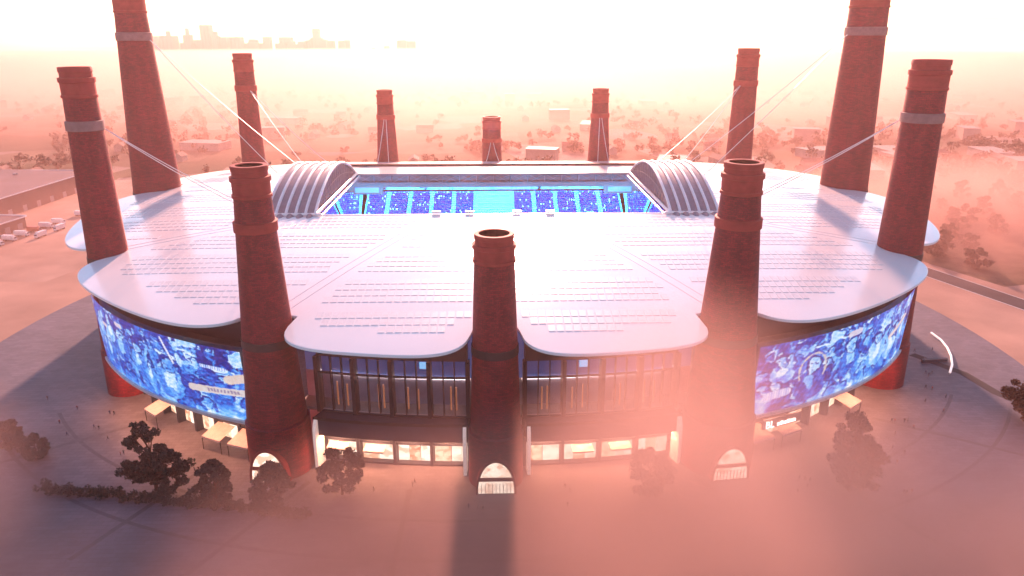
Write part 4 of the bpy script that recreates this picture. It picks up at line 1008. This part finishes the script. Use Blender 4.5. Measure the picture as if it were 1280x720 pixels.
hs = [house(14, 9, 5.5, 3.5, M['house_wall'], M['tile'], 'small brick house with tiled roof on the hazy plain'), house(22, 10, 6, 3.2, M['house_white'], M['tile'], 'pale rendered terrace with tiled roof on the hazy plain'),
      house(48, 26, 8, 0, M['house_wall'], M['flat'], 'long low shed with pale flat roof on the hazy plain', 'shed'), house(30, 18, 14, 0, M['house_white'], M['flat'], 'pale block with flat roof on the hazy plain', 'building')]
bpy.context.view_layer.update(); rr_ = random.Random(21); n_h = 0; used = []
first = [True] * 4
while n_h < 150:
    y = 320 + 1500 * rr_.random() ** 1.6; x = rr_.uniform(-0.8, 0.8) * (y + 330)
    if (x > -60 and y < 200) or abs(x) < 40 and y < 500 or (x < -240 and y < 340) or any(math.hypot(x - a_, y - b_) < 34 for a_, b_ in used): continue
    k = rr_.choices(range(4), (5, 4, 2, 1))[0]; o = hs[k] if first[k] else copy_tree(hs[k]); first[k] = False
    o.location = (x, y, 0); o.rotation_euler = (0, 0, rr_.choice((0, 1.57)) + rr_.uniform(-0.3, 0.3)); used.append((x, y)); n_h += 1

def wood(name, pts, size, per, seed, h=11):
    rg = np.random.default_rng(seed); cs = []; sp = []
    for x, y in pts:
        hh = h * rg.uniform(0.6, 1.3)
        for k in range(5): cs.append((x + rg.normal(0, hh * 0.22), y + rg.normal(0, hh * 0.22), hh * rg.uniform(0.3, 0.8))); sp.append(hh * rg.uniform(0.22, 0.36))
    v, f = leaves(cs, per, size, np.array(sp), rg, 0.9); v[:, 2] = np.maximum(v[:, 2], 0.05); o = np_mesh(name, v, f, M['leaf_hazed'], None); tag(o, kind='stuff'); return o
rg = np.random.default_rng(77); pts = []
while len(pts) < 1500:
    y = 330 + 2300 * rg.random() ** 1.5; x = rg.uniform(-0.8, 0.8) * (y + 330)
    if noise.noise((x / 260, y / 200, 0.3)) < 0.02 and rg.random() > 0.12: continue
    if x < -240 and y < 340: continue
    pts.append((x, y))
wood('woodland', pts, 1.5, 14, 3)
tag(bpy.data.objects['woodland'], 'hazy woods and hedgerows scattered over the plain', 'woods')
# nearer trees that can be told apart on the field side
ft = [tree((0, 0), 13, 6.5, 41, 'hazy rust brown tree on the field beyond the road', leaf='leaf_hazed', clumps=26, per=40, size=0.8, bottom=0.05, name='field_tree', group='trees on the field beyond the road'),
      tree((0, 0), 10, 6.0, 42, 'low spreading hazy tree on the field beyond the road', leaf='leaf_hazed', clumps=24, per=40, size=0.8, bottom=0.02, name='field_tree', group='trees on the field beyond the road')]
bpy.context.view_layer.update(); ff = [True, True]
for i in range(46):
    x = rr_.uniform(205, 520); y = rr_.uniform(40, 330)
    if i < 10: x, y = [(246, 78), (254, 74), (262, 84), (284, 92), (447, 311), (455, 306), (438, 315), (330, 200), (392, 230), (300, 130)][i]
    elif x < 0.12 * (y) + 262 - 0.35 * y: x += 60
    k = i % 2; o = ft[k] if ff[k] else copy_tree(ft[k]); ff[k] = False
    o.location = (x, y, 0.02); o.rotation_euler = (0, 0, rr_.uniform(0, 6.28)); s = rr_.uniform(0.7, 1.25); o.scale = (s, s, s)

M['tower'] = mat('hazed_tower', (0.38, 0.28, 0.25), 0.8, 0.15, 0.02); M['tower_glass'] = mat('far_tower_window', (0.28, 0.21, 0.19), 0.3, 0.2, 0.05)  # tower colour lightened so that haze fade is painted in
def tower(x, y, w, h, label, steps=((1, 1),)):
    x, y, w, h = x * 0.9, (y + 330) * 0.9 - 330, w * 0.9, 120 + (h - 120) * 0.9
    t = tag(empty('city_tower', (x, y, 0)), label, 'tower', 'city skyline on the horizon'); b = MB(); z = 0
    for fw_, fh in steps: b.box((0, 0, (z + h * fh) / 2), (w * fw_, w * fw_, h * fh - z)); z = h * fh
    b.build('wall', M['tower'], t)
    for k in range(3):
        b = MB(); b.box((-w / 2 * 0.66 + w * 0.33 * k, -w / 2 * steps[0][0] - 0.3, h * steps[0][1] * 0.5), (w * 0.14, 0.6, h * steps[0][1] * 0.9)); b.build('window_strip', M['tower_glass'], t)
tower(-1669, 4300, 58, 184, 'tallest slab tower of the hazy city skyline')
tower(-1032, 4300, 66, 164, 'stepped dark tower standing apart in the city skyline', ((1, 0.72), (0.62, 1)))
tower(-1788, 4320, 44, 166, 'slim tower with narrow top beside the tallest slab', ((1, 0.8), (0.4, 1)))
tower(-1891, 4300, 80, 150, 'broad tower with a mast-like top at the end of the skyline', ((1, 0.84), (0.25, 1)))
tower(-1610, 4280, 40, 148, 'narrow tower right behind the tallest slab', ((1, 0.85), (0.5, 1)))
for x, w, h in [(rr_.uniform(-2000, -250), rr_.uniform(22, 70), rr_.uniform(70, 124)) for _ in range(44)]:
    h -= max(0, (x + 1000) / 750 * 34)
    tower(x, 4320 + rr_.uniform(-60, 60), w, h, 'low broad block of the hazy city skyline')
# far ridge with trees in front of the skyline
pts = [(rg.uniform(-1450, 200), 2330 + rg.normal(0, 70)) for _ in range(500)]
o = wood('far_woodland', pts, 4.0, 10, 9, 20); tag(o, 'faint tree line below the city skyline', 'woods')
# ------------------------------------------------------------------ mist drifting over the plaza and lying on the plain
def mist(name, c, r, dens, label, col=(1.0, 0.62, 0.56), ns=0.03, g=0.55):
    m = bpy.data.materials.new('mist_air'); m.use_nodes = True; t = m.node_tree; N, L = t.nodes, t.links
    for n in list(N):
        if n.type != 'OUTPUT_MATERIAL': N.remove(n)
    v = N.new('ShaderNodeVolumePrincipled'); v.inputs['Color'].default_value = (*col, 1); v.inputs['Anisotropy'].default_value = g
    tc = N.new('ShaderNodeTexCoord'); mp = N.new('ShaderNodeMapping'); mp.inputs['Scale'].default_value = (1 / r[0], 1 / r[1], 1 / r[2]); L.new(tc.outputs['Object'], mp.inputs[0])
    ln = N.new('ShaderNodeVectorMath'); ln.operation = 'DOT_PRODUCT'; L.new(mp.outputs[0], ln.inputs[0]); L.new(mp.outputs[0], ln.inputs[1])
    fo = N.new('ShaderNodeMapRange'); fo.inputs[1].default_value = 0.0; fo.inputs[2].default_value = 1.0; fo.inputs[3].default_value = 1.0; fo.inputs[4].default_value = 0.0; L.new(ln.outputs['Value'], fo.inputs[0])
    nz = N.new('ShaderNodeTexNoise'); nz.inputs['Scale'].default_value = ns; nz.inputs['Detail'].default_value = 2; L.new(tc.outputs['Object'], nz.inputs['Vector'])
    nr = N.new('ShaderNodeMapRange'); nr.inputs[1].default_value = 0.3; nr.inputs[2].default_value = 0.7; nr.inputs[3].default_value = 0.45; nr.inputs[4].default_value = 1.55; L.new(nz.outputs['Fac'], nr.inputs[0])
    a = N.new('ShaderNodeMath'); a.operation = 'POWER'; a.inputs[1].default_value = 1.3; L.new(fo.outputs[0], a.inputs[0])
    b_ = N.new('ShaderNodeMath'); b_.operation = 'MULTIPLY'; L.new(a.outputs[0], b_.inputs[0]); L.new(nr.outputs[0], b_.inputs[1])
    d = N.new('ShaderNodeMath'); d.operation = 'MULTIPLY'; d.inputs[1].default_value = dens; L.new(b_.outputs[0], d.inputs[0]); L.new(d.outputs[0], v.inputs['Density'])
    L.new(v.outputs[0], N['Material Output'].inputs['Volume'])
    n = 24; b = MB(); b.lathe([(math.sin(math.pi * j / n) if 0 < j < n else 0.0, -math.cos(math.pi * j / n)) for j in range(n + 1)], 40)
    b.v = [(x * r[0], y * r[1], z * r[2]) for x, y, z in b.v]
    o = b.build(name, m); o.location = c; tag(o, label, 'mist', kind='stuff'); return o
mist('mist', (48, -236, 4), (168, 90, 56), 0.026, 'pink mist drifting low over the plaza in front of the awnings')
mist('mist', (30, -238, 48), (28, 58, 42), 0.016, 'pink puff of mist in front of the glazed bay without the hedge')
mist('mist', (-132, -222, 20), (50, 72, 44), 0.022, 'pink mist over the far end of the hedge')
mist('mist', (350, 150, 0), (240, 210, 46), 0.010, 'pale mist lying on the field beyond the road', (1.0, 0.55, 0.48))
mist('mist', (-340, 120, 0), (200, 210, 40), 0.002, 'thin mist lying on the yard by the warehouses', (1.0, 0.55, 0.45))
mist('plain_mist', (0, 2480, 0), (4300, 2310, 78), 0.0085, 'layer of pale mist lying over the plain below the skyline', (1.0, 0.57, 0.49), 0.003)
# ------------------------------------------------------------------ haze
hm = bpy.data.materials.new('haze_air'); hm.use_nodes = True; hn = hm.node_tree
for n in list(hn.nodes):
    if n.type != 'OUTPUT_MATERIAL': hn.nodes.remove(n)
pv = hn.nodes.new('ShaderNodeVolumePrincipled'); pv.inputs['Color'].default_value = (1.0, 0.58, 0.50, 1)
pv.inputs['Density'].default_value = HAZE_DENSITY; pv.inputs['Anisotropy'].default_value = 0.5
hn.links.new(pv.outputs[0], hn.nodes['Material Output'].inputs['Volume'])
b = MB(); b.box((0, 300, 97), (10800, 10800, 196)); hz = b.build('haze', hm); tag(hz, kind='stuff')
